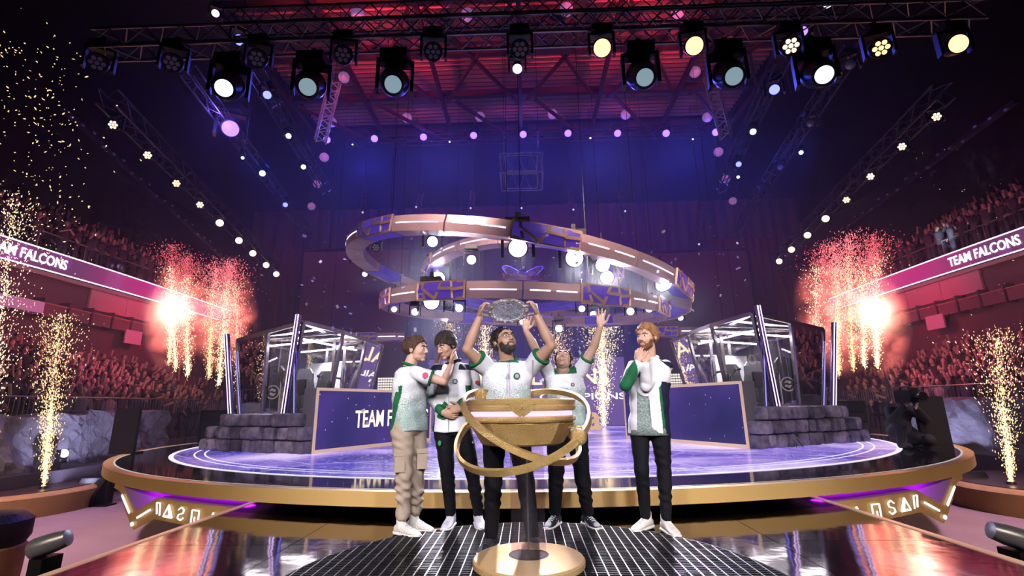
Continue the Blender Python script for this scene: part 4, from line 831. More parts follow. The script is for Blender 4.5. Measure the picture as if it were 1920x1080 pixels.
# twisted emblem in the middle of the rings
ec = AY(978, 520, 13); em = empty('hanging_emblem', ec, 'twisted violet metal knot hanging in the middle of the rings', 'emblem')
KN_ = mat('knot_violet_metal', (.42, .22, .42), .25, .85)
orbit(ec + V((-.25, 0, .05)), (.5, -.5, .6), .36, .05, .16, 'knot_loop', KN_, em, 48); orbit(ec + V((.28, 0, .02)), (-.45, -.45, .7), .40, .05, .16, 'knot_loop', KN_, em, 48); orbit(ec + V((.02, 0, .06)), (.05, -.35, .9), .58, .05, .13, 'knot_loop', KN_, em, 60)
MB().ball(ec, (.2, .2, .16), 20, 12).build('knot_core', KN_, em, smooth='all')
MB().tube([ec + V((0, 0, .12)), V((ec.x, 13, 16.3))], .012, 6).build('hanging_cable', BLACKMETAL, em)
def cable(name, a, b, label, group, r=.006):
    r = min(r, .006)
    o = MB().tube([a, b], r, 6).build(name, BLACKMETAL, org=a); tag(o, label, 'cable', group); return o
for a in np.linspace(0, 2 * PI, 6)[:-1]:
    p = PA(a + .3, 4.4, .15); cable('suspension_cable', p, V((p.x, p.y, 16.3)), 'thin vertical cable carrying the largest ring, ' + ('at its right side', 'at its back', 'at its back left', 'at its near left', 'at its near right')[min(4, int(a / (2 * PI) * 5 + .5))], 'ring suspension cables')
for a in np.linspace(0, 2 * PI, 4)[:-1]:
    p = PC(a + .9, 3.5, .15); cable('suspension_cable', p, V((p.x, p.y, 16.3)), 'thin vertical cable carrying the lowest hanging ring', 'lower ring suspension cables')
    p = PB(a + .4, 2.6, .12); cable('suspension_cable', p, V((p.x, p.y, 16.3)), 'thin vertical cable carrying the smallest hanging ring', 'inner ring suspension cables')
for s in (-1, 1):
    for a in (.5, 2.6, 4.7):
        p = V((s * 6.3 + 1.75 * math.cos(a), 17 + 1.75 * math.sin(a), 3.6)); cable('suspension_cable', p, V((p.x, p.y, 16.3)), 'thin vertical cable carrying the small ring behind the %s booth' % ('left' if s < 0 else 'right'), 'small ring suspension cables %d' % (s + 2), .01)

# ------------------------------------------------------------------ trusses
def truss(label, p0, p1, size, bay, mtl, group=None, sep=False, cr=.024, br=.012):
    p0, p1 = V(p0), V(p1); t = (p1 - p0).normalized(); up = V((0, 0, 1)) if abs(t.z) < .9 else V((0, 1, 0)); x = t.cross(up).normalized(); y = x.cross(t)
    root = empty('lighting_truss', p0.lerp(p1, .5), label, 'truss', group); cs = [(x * i + y * j) * size / 2 for i, j in ((-1, -1), (1, -1), (1, 1), (-1, 1))]
    for c in cs: MB().tube([p0 + c, p1 + c], cr, 8).build('chord', mtl, root, smooth=True)
    L = (p1 - p0).length; n = max(1, int(L / bay)); allb = MB()
    for k in range(n):
        a = p0 + t * L * k / n; b = p0 + t * L * (k + 1) / n; md = (a + b) / 2
        for i in range(4):
            c, d = cs[i], cs[(i + 1) % 4]
            for q0, q1 in ((a + c, md + d), (md + d, b + c)):
                if sep and i in (0, 1, 2, 3): MB().tube([q0, q1], br, 5).build('brace', mtl, root)
                else: allb.tube([q0, q1], br, 4)
    if not sep: tag(allb.build('bracing', mtl, root), kind='stuff')
    return root
truss('long front truss crossing the whole top of the picture', (-7.3, 6.85, 7.22), (7.75, 7.05, 7.35), .36, .62, TRUSSM, None, True, .026, .013)
truss('dark second truss running just above the front truss', (-5.6, 7.6, 8.3), (6.2, 7.6, 8.3), .34, .6, TRUSSD, None)
LT0, LT1 = V((-12.07, 11.9, 10)), V((-18.3, 38.0, 10)); LT1 = LT0.lerp(LT1, .83); RT0, RT1 = V((12.64, 12.9, 10)), V((18.07, 39, 10)); RT1 = RT0.lerp(RT1, .81)
truss('left slanted truss carrying warm white audience lamps', LT0, LT1, .5, .9, TRUSSD, 'audience lamp trusses', False, .035, .018)
truss('right slanted truss carrying warm white audience lamps', RT0, RT1, .5, .9, TRUSSD, 'audience lamp trusses', False, .035, .018)
BLT = [((-8.99, 10.91, 10), (-11.32, 23.65, 10), 'outer left truss with blue and violet lamps'), ((8.72, 10.95, 10), (11.31, 24.41, 10), 'outer right truss with unlit and blue lamps'), ((-7.2, 11.2, 10), (-8.4, 19, 10), 'inner left truss with small blue lamps'), ((7.0, 11.2, 10), (8.6, 19.5, 10), 'inner right truss with small blue lamps')]
for a, b, l in BLT: truss(l, a, b, .34, .7, TRUSSD, 'blue lamp trusses', False, .025, .013)
truss('far truss below the roof edge with a row of violet lamps', (-9.6, 23.2, 15.1), (9.6, 23.2, 15.1), .4, .9, TRUSSD)
LITT = mat('lit_truss_white', (.75, .75, .85), .35, .6)
for s, a, b in ((-1, AY(628, 152, 15), AY(600, 266, 16.2)), (1, AY(1330, 140, 15), AY(1362, 258, 16.2))):
    truss('steep pale truss ladder hanging at the %s edge of the roof opening' % ('left' if s < 0 else 'right'), a, b, .36, .45, LITT if s < 0 else TRUSSM, 'truss ladders', False, .03, .02); MB().tube([a, V((a.x, a.y, 16.3))], .014, 6).build('ladder_cable', BLACKMETAL, bpy.data.objects[[o.name for o in COL.objects if o.name.startswith('lighting_truss')][-1]])
# small square truss frame hanging in the centre
fc = AY(978, 323, 14); fr = empty('truss_frame', fc, 'small square truss frame hanging on two chains in the centre', 'truss frame'); m = MB(); a_ = .66; hz = .32
for z in (-hz, hz):
    for w2 in (a_, a_ - .16):
        q = [fc + V((x, y, z)) for x, y in ((-w2, -w2), (w2, -w2), (w2, w2), (-w2, w2))]
        for i in range(4): m.tube([q[i], q[(i + 1) % 4]], .016, 6)
m.build('frame_chords', LITT, fr); m = MB()
for i in range(4):
    c0 = [(-1, -1), (1, -1), (1, 1), (-1, 1)][i]; c1 = [(-1, -1), (1, -1), (1, 1), (-1, 1)][(i + 1) % 4]
    for k in range(7):
        p = fc + V((c0[0] * a_, c0[1] * a_, 0)).lerp(V((c1[0] * a_, c1[1] * a_, 0)), k / 7); q = fc + V((c0[0] * a_, c0[1] * a_, 0)).lerp(V((c1[0] * a_, c1[1] * a_, 0)), (k + 1) / 7); sgn = 1 if k % 2 else -1; m.tube([p + V((0, 0, hz * sgn)), q - V((0, 0, hz * sgn))], .009, 4)
tag(m.build('frame_braces', LITT, fr), kind='stuff')
for s in (-1, 1):
    m = MB()
    for k in range(16): p = fc + V((s * (a_ - .1), 0, hz + .02 + k * .07)); m.bar(p, p + V((0, 0, .055)), .05 if k % 2 else .025, .025 if k % 2 else .05)
    tag(m.build('chain', LITT, fr), kind='stuff'); MB().tube([fc + V((s * (a_ - .1), 0, hz + 1.1)), V((fc.x + s * (a_ - .1), fc.y, 16.3))], .01, 5).build('chain_hoist_cable', BLACKMETAL, fr)
for i, (x0, y0, x1, y1) in enumerate(((790, 362, 781, 400), (887, 360, 883, 402), (977, 355, 978, 402), (1068, 357, 1075, 405), (1163, 360, 1172, 408), (1313, 380, 1310, 470), (683, 350, 681, 410))):
    a, b = AY(x0, y0, 24), AY(x1, y1, 24); r = truss('thin vertical truss drop far behind the rings, ' + ('second from the left', 'third from the left', 'in the middle', 'third from the right', 'second from the right', 'rightmost and longest', 'leftmost')[i], a, b, .22, .4, TRUSSD, 'truss drops', False, .02, .012)
    MB().tube([a, V((a.x, a.y, 16.3))], .012, 5).build('drop_cable', BLACKMETAL, r)
    MB().ball(b + V((0, -.15, .3)), .05, 10, 8).build('pilot_lamp', glow('pilot_lamp_light', (.5, .55, 1), 1.5), r)

# ------------------------------------------------------------------ lamps
BASEM = MB().box((0, 0, -.06), (.34, .26, .12)).box((0, 0, .05), (.06, .06, .12)).mesh('lamp_base', BLACKMETAL)
YOKEM = MB().box((0, 0, -.14), (.40, .12, .05)).box((-.21, 0, -.34), (.04, .13, .44)).box((.21, 0, -.34), (.04, .13, .44)).mesh('lamp_yoke', BLACKMETAL)
def barrel(prof, n=24): return MB().lathe(prof, n).mesh('lamp_barrel', BLACKMETAL, smooth=True)
HEADS = {'profile': barrel([(.08, .30), (.15, .27), (.17, .1), (.18, -.05), (.165, -.22), (.125, -.34), (.13, -.38), (.10, -.385), (.10, -.36)]),
         'wash': barrel([(.05, .16), (.13, .14), (.16, .0), (.165, -.10), (.16, -.13), (.145, -.13), (.145, -.115)]),
         'par': barrel([(.05, .16), (.11, .12), (.13, .0), (.14, -.12), (.125, -.125), (.12, -.11)])}
LENS = {'profile': (.099, -.365), 'wash': (.143, -.118), 'par': (.119, -.113)}
LM = {}
def lens_mesh(kind, mtl, cells):
    k = (kind, mtl.name, cells)
    if k not in LM:
        r, z = LENS[kind]; m = MB()
        if cells:
            m.lathe([(r, z), (r, z - .004)], 24, None, 1)
            for a, b in [(0, 0)] + [(r * .62, i * PI / 3) for i in range(6)]: m.lathe([(r * .26, z - .004), (r * .26, z - .012)], 12, T_((a * math.cos(b), a * math.sin(b), 0)))
        else: m.lathe([(r, z), (r, z - .004), (r * .6, z - .03), (r * .2, z - .04)], 24)
        LM[k] = m.mesh('lamp_lens', [mtl, mat('lens_face_dark', (.03, .03, .035), .2)] , smooth=True)
    return LM[k]
ORD = ('one', 'two', 'three', 'four', 'five', 'six', 'seven', 'eight', 'nine', 'ten', 'eleven', 'twelve', 'thirteen', 'fourteen')
def lamp(lens_at, aim, kind, mtl, label, group, size=1.0, cells=False, hang=True, rod=None):
    """a moving head lamp whose lens sits at lens_at and points at aim"""
    lens_at, aim = V(lens_at), V(aim); d = (aim - lens_at).normalized(); piv = lens_at + d * LENS[kind][1] * size; up = V((0, 0, 1)) if hang else V((0, 0, -1)); root_at = piv + up * .40 * size
    root = empty('stage_lamp', root_at, label, 'lamp', group); yw = math.atan2(d.x, -d.y)
    flip = Matrix.Identity(4) if hang else Matrix.Rotation(PI, 4, 'X')
    for nm, me in (('lamp_base', BASEM), ('lamp_yoke', YOKEM)):
        o = link(nm, me, root); o.matrix_local = flip @ Matrix.Rotation(yw if nm == 'lamp_yoke' else 0, 4, 'Z') @ Matrix.Scale(size, 4)
    h = link('lamp_head', HEADS[kind], root); h.matrix_local = T_(piv - root_at) @ d.to_track_quat('-Z', 'Y').to_matrix().to_4x4() @ Matrix.Scale(size, 4)
    l = link('lamp_lens', lens_mesh(kind, mtl, cells), h)
    if rod is not None: MB().tube([root_at, V((root_at.x, root_at.y, rod))], .014, 6).build('hanging_rod' if hang else 'stand_post', BLACKMETAL, root)
    return root
COOL = glow('cool_white_lens', (.70, .9, 1), 2.2); DIMC = glow('dim_cool_lens', (.5, .72, .85), .45); WARM = glow('warm_white_lens', (1, .72, .40), 3.2); AMB = glow('amber_lens', (1, .56, .20), 3.0); BLU = glow('blue_lens', (.14, .16, 1), 4); VIO = glow('violet_lens', (.14, .07, 1), 6); OFF = mat('unlit_lens', (.45, .42, .45), .15, .3); BURST = glow('burst_lens', (1, .95, .98), 14); ICE = glow('ice_lens', (.6, .78, 1), 3)
FY = 6.75
for i, (px, py, dim) in enumerate(((420, 165, 0), (577, 163, 1), (737, 158, 1), (1209, 145, 1), (1376, 143, 1), (1545, 140, 0))):
    lamp(AY(px, py, FY - .1), (px * .004 - 3.6, .5, .6), 'profile', COOL if not dim else DIMC, 'large black lamp with %s lens, number %s along the front truss' % ('bright cool white' if not dim else 'dim cool', ('one', 'two', 'three', 'four', 'five', 'six')[i]), 'profile lamps on the front truss', 1.35)
for i, (px, py) in enumerate(((1129, 90), (1302, 86), (1483, 86), (1652, 90), (1797, 82))):
    lamp(AY(px, py, FY - .05), ((px - 985) * .004, -1 if i != 4 else -8, .5), 'wash', AMB if i in (0, 1, 4) else WARM if i == 2 else AMB, 'amber wash lamp %s the right half of the front truss' % ('nearest the middle on', 'second from the middle on', 'third from the middle on', 'fourth from the middle on', 'glaring at the far end of')[i], 'amber wash lamps on the front truss', .95, i in (2, 3))
for i, (px, py) in enumerate(((182, 118), (322, 118), (482, 110), (643, 103), (812, 97), (975, 92))):
    lamp(AY(px, py, FY - .05), ((px - 985) * .004, 0, 0), 'wash', OFF, 'unlit wash lamp on the front truss, number %s from its left end' % ('one', 'two', 'three', 'four', 'five', 'six')[i], 'unlit wash lamps on the front truss', .95, True)
lamp(AY(970, 129, 7.3), (0, 3, 0), 'par', ICE, 'small pale blue lamp hanging below the middle of the front truss', 'small front lamps', .7)
for s, pts in ((-1, ((212, 234), (277, 291), (331, 344), (375, 384), (412, 418), (448, 451), (474, 475), (499, 497), (518, 514), (538, 531), (551, 545), (563, 557))), (1, ((1756, 219), (1691, 275), (1632, 331), (1587, 375), (1548, 410), (1514, 441), (1484, 468), (1461, 490), (1441, 508), (1422, 526), (1406, 541), (1396, 551)))):
    p0, p1 = (LT0, LT1) if s < 0 else (RT0, RT1)
    for i, q in enumerate(pts):
        p = AZ(*q, 9.55)
        f_ = (p.y - p0.y) / (p1.y - p0.y)
        if f_ > 1.02: p = AZ(*q, 9.55); k = (p1.y + .2) / p.y; p = CAM + (p - CAM) * min(1, k)
        lamp(p, (s * 4 if i > 2 else s * 9, 2, 5), 'wash', WARM, 'warm white audience lamp number %s from the near end of the %s slanted truss' % (ORD[i], 'left' if s < 0 else 'right'), 'audience lamps on the %s truss' % ('left' if s < 0 else 'right'), 1.0 + .03 * i, i < 4, True, 16.3 if i > 9 else None)
for i, (px, py) in enumerate(((613, 262), (702, 260), (794, 257), (888, 254), (981, 252), (1065, 250), (1158, 250), (1249, 250), (1342, 248))):
    p = AY(px, py, 22.8); lamp(p, (0, -5, 2), 'par', VIO, 'violet lamp in the far row below the roof, number %s from left' % ('one', 'two', 'three', 'four', 'five', 'six', 'seven', 'eight', 'nine')[i], 'violet lamps of the far row', 1.5)
for i, (px, py, m_, s_) in enumerate(((432, 241, VIO, 2.0), (492, 325, ICE, .9), (535, 384, BLU, .8), (449, 75, BLU, 1.0), (501, 178, BLU, .9), (541, 255, ICE, .7), (569, 313, ICE, .7), (404, 25, ICE, .8), (455, 296, ICE, .45), (1452, 168, BLU, 1.1), (1412, 247, ICE, .8), (1385, 308, BLU, .8), (1505, 59, VIO, .9), (1519, 231, OFF, .9), (1463, 314, OFF, .8), (1594, 121, OFF, 1.0), (1552, 8, ICE, .8), (1502, 286, ICE, .6), (1384, 332, ICE, .5), (661, 271, ICE, .35), (843, 266, ICE, .35), (1107, 259, ICE, .4), (1299, 261, ICE, .35))):
    y = 16 if i < 19 else 23; z = 9.6
    p = AZ(px, py, z) if (i < 19 and py > 40) else AY(px, py, 11 if i < 19 else 22.6)
    lamp(p, (0, -2, 1), 'par', m_, '%s lamp hanging %s' % ('violet' if m_ is VIO else 'blue' if m_ is BLU else 'unlit' if m_ is OFF else 'small ice white', ('brightest of the left trusses', 'low on the outer left truss', 'near the far end of the outer left truss', 'left above the front truss', 'high on the inner left truss', 'midway on the inner left truss', 'near the end of the inner left truss', 'in the dark at top left', 'faintly beside the outer left truss', 'high on the inner right truss', 'midway on the inner right truss', 'near the end of the inner right truss', 'right above the front truss', 'midway on the outer right truss', 'low on the outer right truss', 'at the top of the outer right truss', 'in the dark at top right', 'faintly beside the outer right truss', 'at the tip of the inner right truss', 'dim in the far row left of the first third', 'dim in the far row left of the middle', 'dim in the far row right of the middle', 'dim at the right end of the far row')[i]), 'blue truss lamps', s_, False, True, 16.3 if i in (3, 7, 8, 12, 16, 17, 19, 20, 21, 22) else None)
for q_ in ((613, 262), (794, 257), (981, 252), (1158, 250), (1342, 248)): point('violet_row_glow', AY(*q_, 22.2), 40, (.16, .1, 1), .05)
point('violet_lamp_glow', AZ(432, 241, 9.6) + V((0, -.45, 0)), 90, (.22, .12, 1), .1)
# lamps fixed below the rings
ringl = [(820, 523, 12.0, 1.5), (809, 566, 9.6, 1.2), (971, 465, 8.7, 1.35), (884, 487, 10.5, .8), (1077, 484, 9.0, 1.3), (1130, 497, 9.6, 1.1), (1138, 520, 11, 1.2), (1241, 535, 11.0, 1.1), (838, 596, 15.5, .9), (1048, 616, 15.5, .9), (1113, 590, 15.8, .9), (1290, 571, 13.2, .8), (667, 487, 13.2, .7), (980, 603, 15.6, .8)]
for i, (px, py, y, s_) in enumerate(ringl):
    p = AY(px, py, y); lamp(p, (0, 1, .9), 'par', BURST, 'dazzling white ring lamp ' + ('at the left of the inner ring', 'below the left end of the lowest ring', 'below the top middle of the largest ring', 'small, below the left crown of the inner ring', 'right of the middle below the largest ring', 'upper of the pair right of the emblem', 'lower of the pair right of the emblem', 'below the right bend of the largest ring', 'above the bowed man', 'right above the man with raised arms', 'beside the raised hand', 'at the far right end of the largest ring', 'at the far left end of the largest ring', 'behind the silver plate')[i], 'dazzling ring lamps', s_ * 1.05, False, True, p.z + .75)
    if i in (0, 2, 4, 6, 7, 8): spot('ring_lamp_beam', p + V((0, -.25, -.1)), (p.x * .25, 3.6, .8), 1500, (.92, .86, 1), 60, .6, .12)
lamp(AY(811, 453, 9.2), (0, 1, .9), 'par', ICE, 'ice blue lamp below the near left part of the largest ring', 'ice ring lamps', .9)
for i, (px, py, y) in enumerate(((739, 580, 10.6), (778, 585, 10.2), (861, 578, 9.3), (1091, 579, 9.3), (1182, 584, 9.8), (1217, 579, 10.4), (1155, 611, 15.6), (1276, 596, 14), (684, 514, 14), (1130, 592, 13.0))):
    lamp(AY(px, py, y), (0 + (px - 985) * .003, 2, .5), 'wash' if i % 3 else 'par', glow('ring_head_lens', (.9, .95, 1), 1.8), 'small bright moving head lamp under the rings, ' + ('leftmost under the lowest ring', 'second from left under the lowest ring', 'left of the silver plate', 'right of the silver plate', 'second from right under the lowest ring', 'rightmost under the lowest ring', 'far back beside the raised hand', 'under the right bend of the largest ring', 'under the left bend of the largest ring', 'just left of the raised hand')[i], 'moving heads under the rings', .55, False, True, AY(px, py, y).z + .6)
lamp(AY(705, 464, 11.5), (-1, 3, 1), 'wash', OFF, 'unlit wash lamp inside the left bend of the largest ring', 'unlit ring lamps', .7, True)
# lavender balls on strings
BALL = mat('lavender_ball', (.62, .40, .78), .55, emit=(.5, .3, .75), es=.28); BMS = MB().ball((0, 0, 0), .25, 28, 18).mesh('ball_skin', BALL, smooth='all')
for i, (px, py, t) in enumerate(((645, 145, 22), (622, 229, 25), (608, 295, 26.5), (595, 345, 30), (584, 387, 32), (1303, 135, 22), (1326, 220, 25), (1347, 285, 26.5), (1361, 336, 30), (1374, 377, 32), (763, 221, 25), (900, 219, 25), (1036, 214, 25), (1173, 215, 25), (671, 27, 18.5), (877, 28, 18.5), (1062, 18, 18), (1271, 22, 18.5))):
    d = ray(px, py); p = CAM + d * t; r = empty('hanging_ball', p, 'pale lavender ball on a string ' + ('in the left row, number %s from the top' % ('one', 'two', 'three', 'four', 'five')[i] if i < 5 else 'in the right row, number %s from the top' % ('one', 'two', 'three', 'four', 'five')[i - 5] if i < 10 else 'below the roof, number %s from the left' % ('one', 'two', 'three', 'four')[i - 10] if i < 14 else 'behind the front truss, number %s from left' % ('one', 'two', 'three', 'four')[i - 14]), 'hanging ball', 'lavender balls')
    link('ball_skin', BMS, r); zt = 16.3
    if p.z < zt - .3: MB().tube([p + V((0, 0, .24)), V((p.x, p.y, zt))], .007, 5).build('string', BLACKMETAL, r)
# rear screen with the lettering
rs_ = empty('rear_screen', (0, 20.4, SZ), 'violet rear screen with TEAM FALCONS lettering behind the players', 'screen')
za = AY(980, 672, 20.4).z
MB().box((0, 20.45, (SZ + za) / 2), (8.2, .1, za - SZ)).build('screen_face', mat('violet_screen', (.03, .02, .05), .3, emit=(.28, .16, .60), es=.5, sample=False), rs_)
for (tx, x0, x1, y0, y1, mm) in (('TEAM FALCONS', 816, 1140, 690, 725, glow('rear_gold_letters', (1, .78, .5), 1.5)), ('INTERNATIONAL CHAMPIONS', 786, 1172, 736, 754, glow('rear_white_letters', (1, .95, 1), 1.6))):
    me = text_mesh(tx, 1, mm, .004, .01); xs2 = [v.co.x for v in me.vertices]; ysv = [v.co.y for v in me.vertices]; a = AY(x0, y1, 20.38); b = AY(x1, y0, 20.38)
    kx = (b.x - a.x) / (max(xs2) - min(xs2)); ky = (b.z - a.z) / (max(ysv) - min(ysv)); o = link('lettering', me, rs_); me.transform(T_(V((a.x, 20.385, a.z)) - ORG[rs_]) @ Matrix(((kx, 0, 0, -min(xs2) * kx), (0, 0, -1, 0), (0, ky, 0, -min(ysv) * ky), (0, 0, 0, 1))))
gl = AY(1117, 806, 17.0); gsn = empty('glyph_letter', V((gl.x, gl.y, SZ)), 'gold block letter shaped like an a standing below the rear screen', 'letter')
me = text_mesh('a', 1.15, mat('glyph_gold', (.7, .5, .3), .4, .5, emit=(1, .7, .4), es=.3), .06, .03); o = link('glyph_body', me, gsn); me.transform(Matrix(((1, 0, 0, -.3), (0, 0, -1, 0), (0, 1, 0, .02), (0, 0, 0, 1))))
# ------------------------------------------------------------------ stands on both sides
CONC = mat('stand_concrete', (.16, .11, .12), .8, var=.3, vscale=1.5); REDW = mat('plaster_wall', (.62, .36, .40), .75, var=.15, vscale=.8); DARKW = mat('dark_parapet', (.14, .09, .10), .7); DOORW = mat('white_door', (.8, .72, .74), .6)
SEATM = mat('stadium_seat_plastic', (.28, .16, .18), .5); RAILM = mat('rail_metal', (.55, .42, .35), .35, .8)
def ribbon_mat(sgn):
    m = bpy.data.materials.new('ribbon_screen'); m.use_nodes = True; nt = m.node_tree; N = nt.nodes.new; L = nt.links.new; p = nt.nodes['Principled BSDF']; p.inputs['Base Color'].default_value = (.02, .01, .02, 1); p.inputs['Roughness'].default_value = .3
    g = N('ShaderNodeNewGeometry'); sp = N('ShaderNodeSeparateXYZ'); L(g.outputs['Position'], sp.inputs[0]); mr = N('ShaderNodeMapRange'); mr.inputs[1].default_value = 15; mr.inputs[2].default_value = 27; L(sp.outputs['Y'], mr.inputs[0])
    cr = N('ShaderNodeValToRGB'); e = cr.color_ramp.elements; e[0].position = 0; e[0].color = (.09, .035, .10, 1); e[1].position = 1; e[1].color = (.95, .10, .30, 1); a = e.new(.30); a.color = (.18, .05, .16, 1); a = e.new(.6); a.color = (.66, .03, .25, 1); L(mr.outputs[0], cr.inputs[0])
    n = N('ShaderNodeTexNoise'); n.inputs['Scale'].default_value = .9; L(g.outputs['Position'], n.inputs['Vector']); r2 = N('ShaderNodeMapRange'); r2.inputs[1].default_value = .58; r2.inputs[2].default_value = .72; L(n.outputs['Fac'], r2.inputs[0]); r2.inputs[4].default_value = .6
    x = N('ShaderNodeMix'); x.data_type = 'RGBA'; L(r2.outputs[0], x.inputs['Factor']); L(cr.outputs[0], x.inputs['A']); x.inputs['B'].default_value = (.55, .08, .7, 1); L(x.outputs['Result'], p.inputs['Emission Color']); p.inputs['Emission Strength'].default_value = .85; m.cycles.emission_sampling = 'NONE'; return m
RIB = ribbon_mat(1); RIBL = glow('ribbon_edge_light', (1, .86, .9), 2.2); RTX = glow('ribbon_letters', (1, .93, .97), 2.6)
# spectator prototypes
def crowd_cloth():
    m = bpy.data.materials.new('spectator_clothes'); m.use_nodes = True; nt = m.node_tree; p = nt.nodes['Principled BSDF']; oi = nt.nodes.new('ShaderNodeObjectInfo'); cr = nt.nodes.new('ShaderNodeValToRGB'); cr.color_ramp.interpolation = 'CONSTANT'; e = cr.color_ramp.elements
    cols = ((.02, .02, .03), (.05, .045, .06), (.015, .015, .03), (.2, .19, .22), (.07, .03, .03), (.03, .03, .04), (.12, .1, .11), (.03, .04, .08), (.34, .32, .36), (.03, .025, .03))
    e[0].color = (*cols[0], 1); e[1].position = .1; e[1].color = (*cols[1], 1)
    for i in range(2, 10): q = e.new(i / 10); q.color = (*cols[i], 1)
    nt.links.new(oi.outputs['Random'], cr.inputs[0]); nt.links.new(cr.outputs[0], p.inputs['Base Color']); p.inputs['Roughness'].default_value = .8; return m
CCL = crowd_cloth(); CSK = mat('spectator_skin', (.55, .34, .26), .6); CHR = mat('spectator_hair', (.05, .035, .03), .6); CTR = mat('spectator_trousers', (.04, .04, .06), .8)
def spectator_mb(pose):
    m = MB(); z0 = .88
    for s in (-1, 1): m.tube([(s * .09, 0, 0), (s * .095, -.01, .45), (s * .09, 0, .9)], [.06, .07, .09], 7, mi=3)
    b0 = len(m.f); sect(m, [(V((0, 0, .84)), .16, .11, V((1, 0, 0)), V((0, 1, 0))), (V((0, 0, 1.1)), .16, .11, V((1, 0, 0)), V((0, 1, 0))), (V((0, 0, 1.34)), .20, .12, V((1, 0, 0)), V((0, 1, 0))), (V((0, 0, 1.45)), .13, .08, V((1, 0, 0)), V((0, 1, 0)))], 10)
    m.tube([(0, 0, 1.42), (0, -.01, 1.55)], .055, 7, mi=1); m.ball((0, -.015, 1.63), (.078, .095, .115), 10, 8, mi=1); m.ball((0, .012, 1.67), (.086, .095, .09), 10, 6, mi=2)
    A = {'down': [((-.2, 0, 1.38), (-.27, 0, 1.1), (-.2, -.15, .92)), ((.2, 0, 1.38), (.27, 0, 1.1), (.2, -.15, .92))], 'up': [((-.2, 0, 1.38), (-.34, -.03, 1.58), (-.28, -.05, 1.88)), ((.2, 0, 1.38), (.34, -.03, 1.58), (.28, -.05, 1.88))],
         'clap': [((-.2, 0, 1.38), (-.25, -.15, 1.18), (-.03, -.34, 1.3)), ((.2, 0, 1.38), (.25, -.15, 1.18), (.03, -.34, 1.3))], 'phone': [((-.2, 0, 1.38), (-.25, -.2, 1.28), (-.08, -.32, 1.58)), ((.2, 0, 1.38), (.27, 0, 1.1), (.2, -.15, .95))], 'one': [((-.2, 0, 1.38), (-.27, 0, 1.1), (-.22, -.12, .92)), ((.2, 0, 1.38), (.33, -.04, 1.6), (.30, -.1, 1.9))]}[pose]
    for a, b, c in A: m.tube([a, b], [.062, .05], 7); m.ball(b, .05, 7, 5); m.tube([b, c], [.044, .034], 7, mi=1); m.ball(c, .045, 7, 5, mi=1)
    return m
SPM = {p: spectator_mb(p).mesh('spectator', [CCL, CSK, CHR, CTR], smooth=True) for p in ('down', 'up', 'clap', 'phone', 'one')}
PT = {'down': 'with arms lowered', 'up': 'with both arms raised', 'clap': 'with hands held together', 'phone': 'with one hand before the face', 'one': 'with one arm raised'}
SEM = MB().box((0, .18, .52), (.46, .06, .46)).box((0, 0, .42), (.46, .40, .06)).box((-.2, .05, .2), (.04, .3, .4)).box((.2, .05, .2), (.04, .3, .4)).mesh('stadium_seat', SEATM)
RS = random.Random(11); cand = []
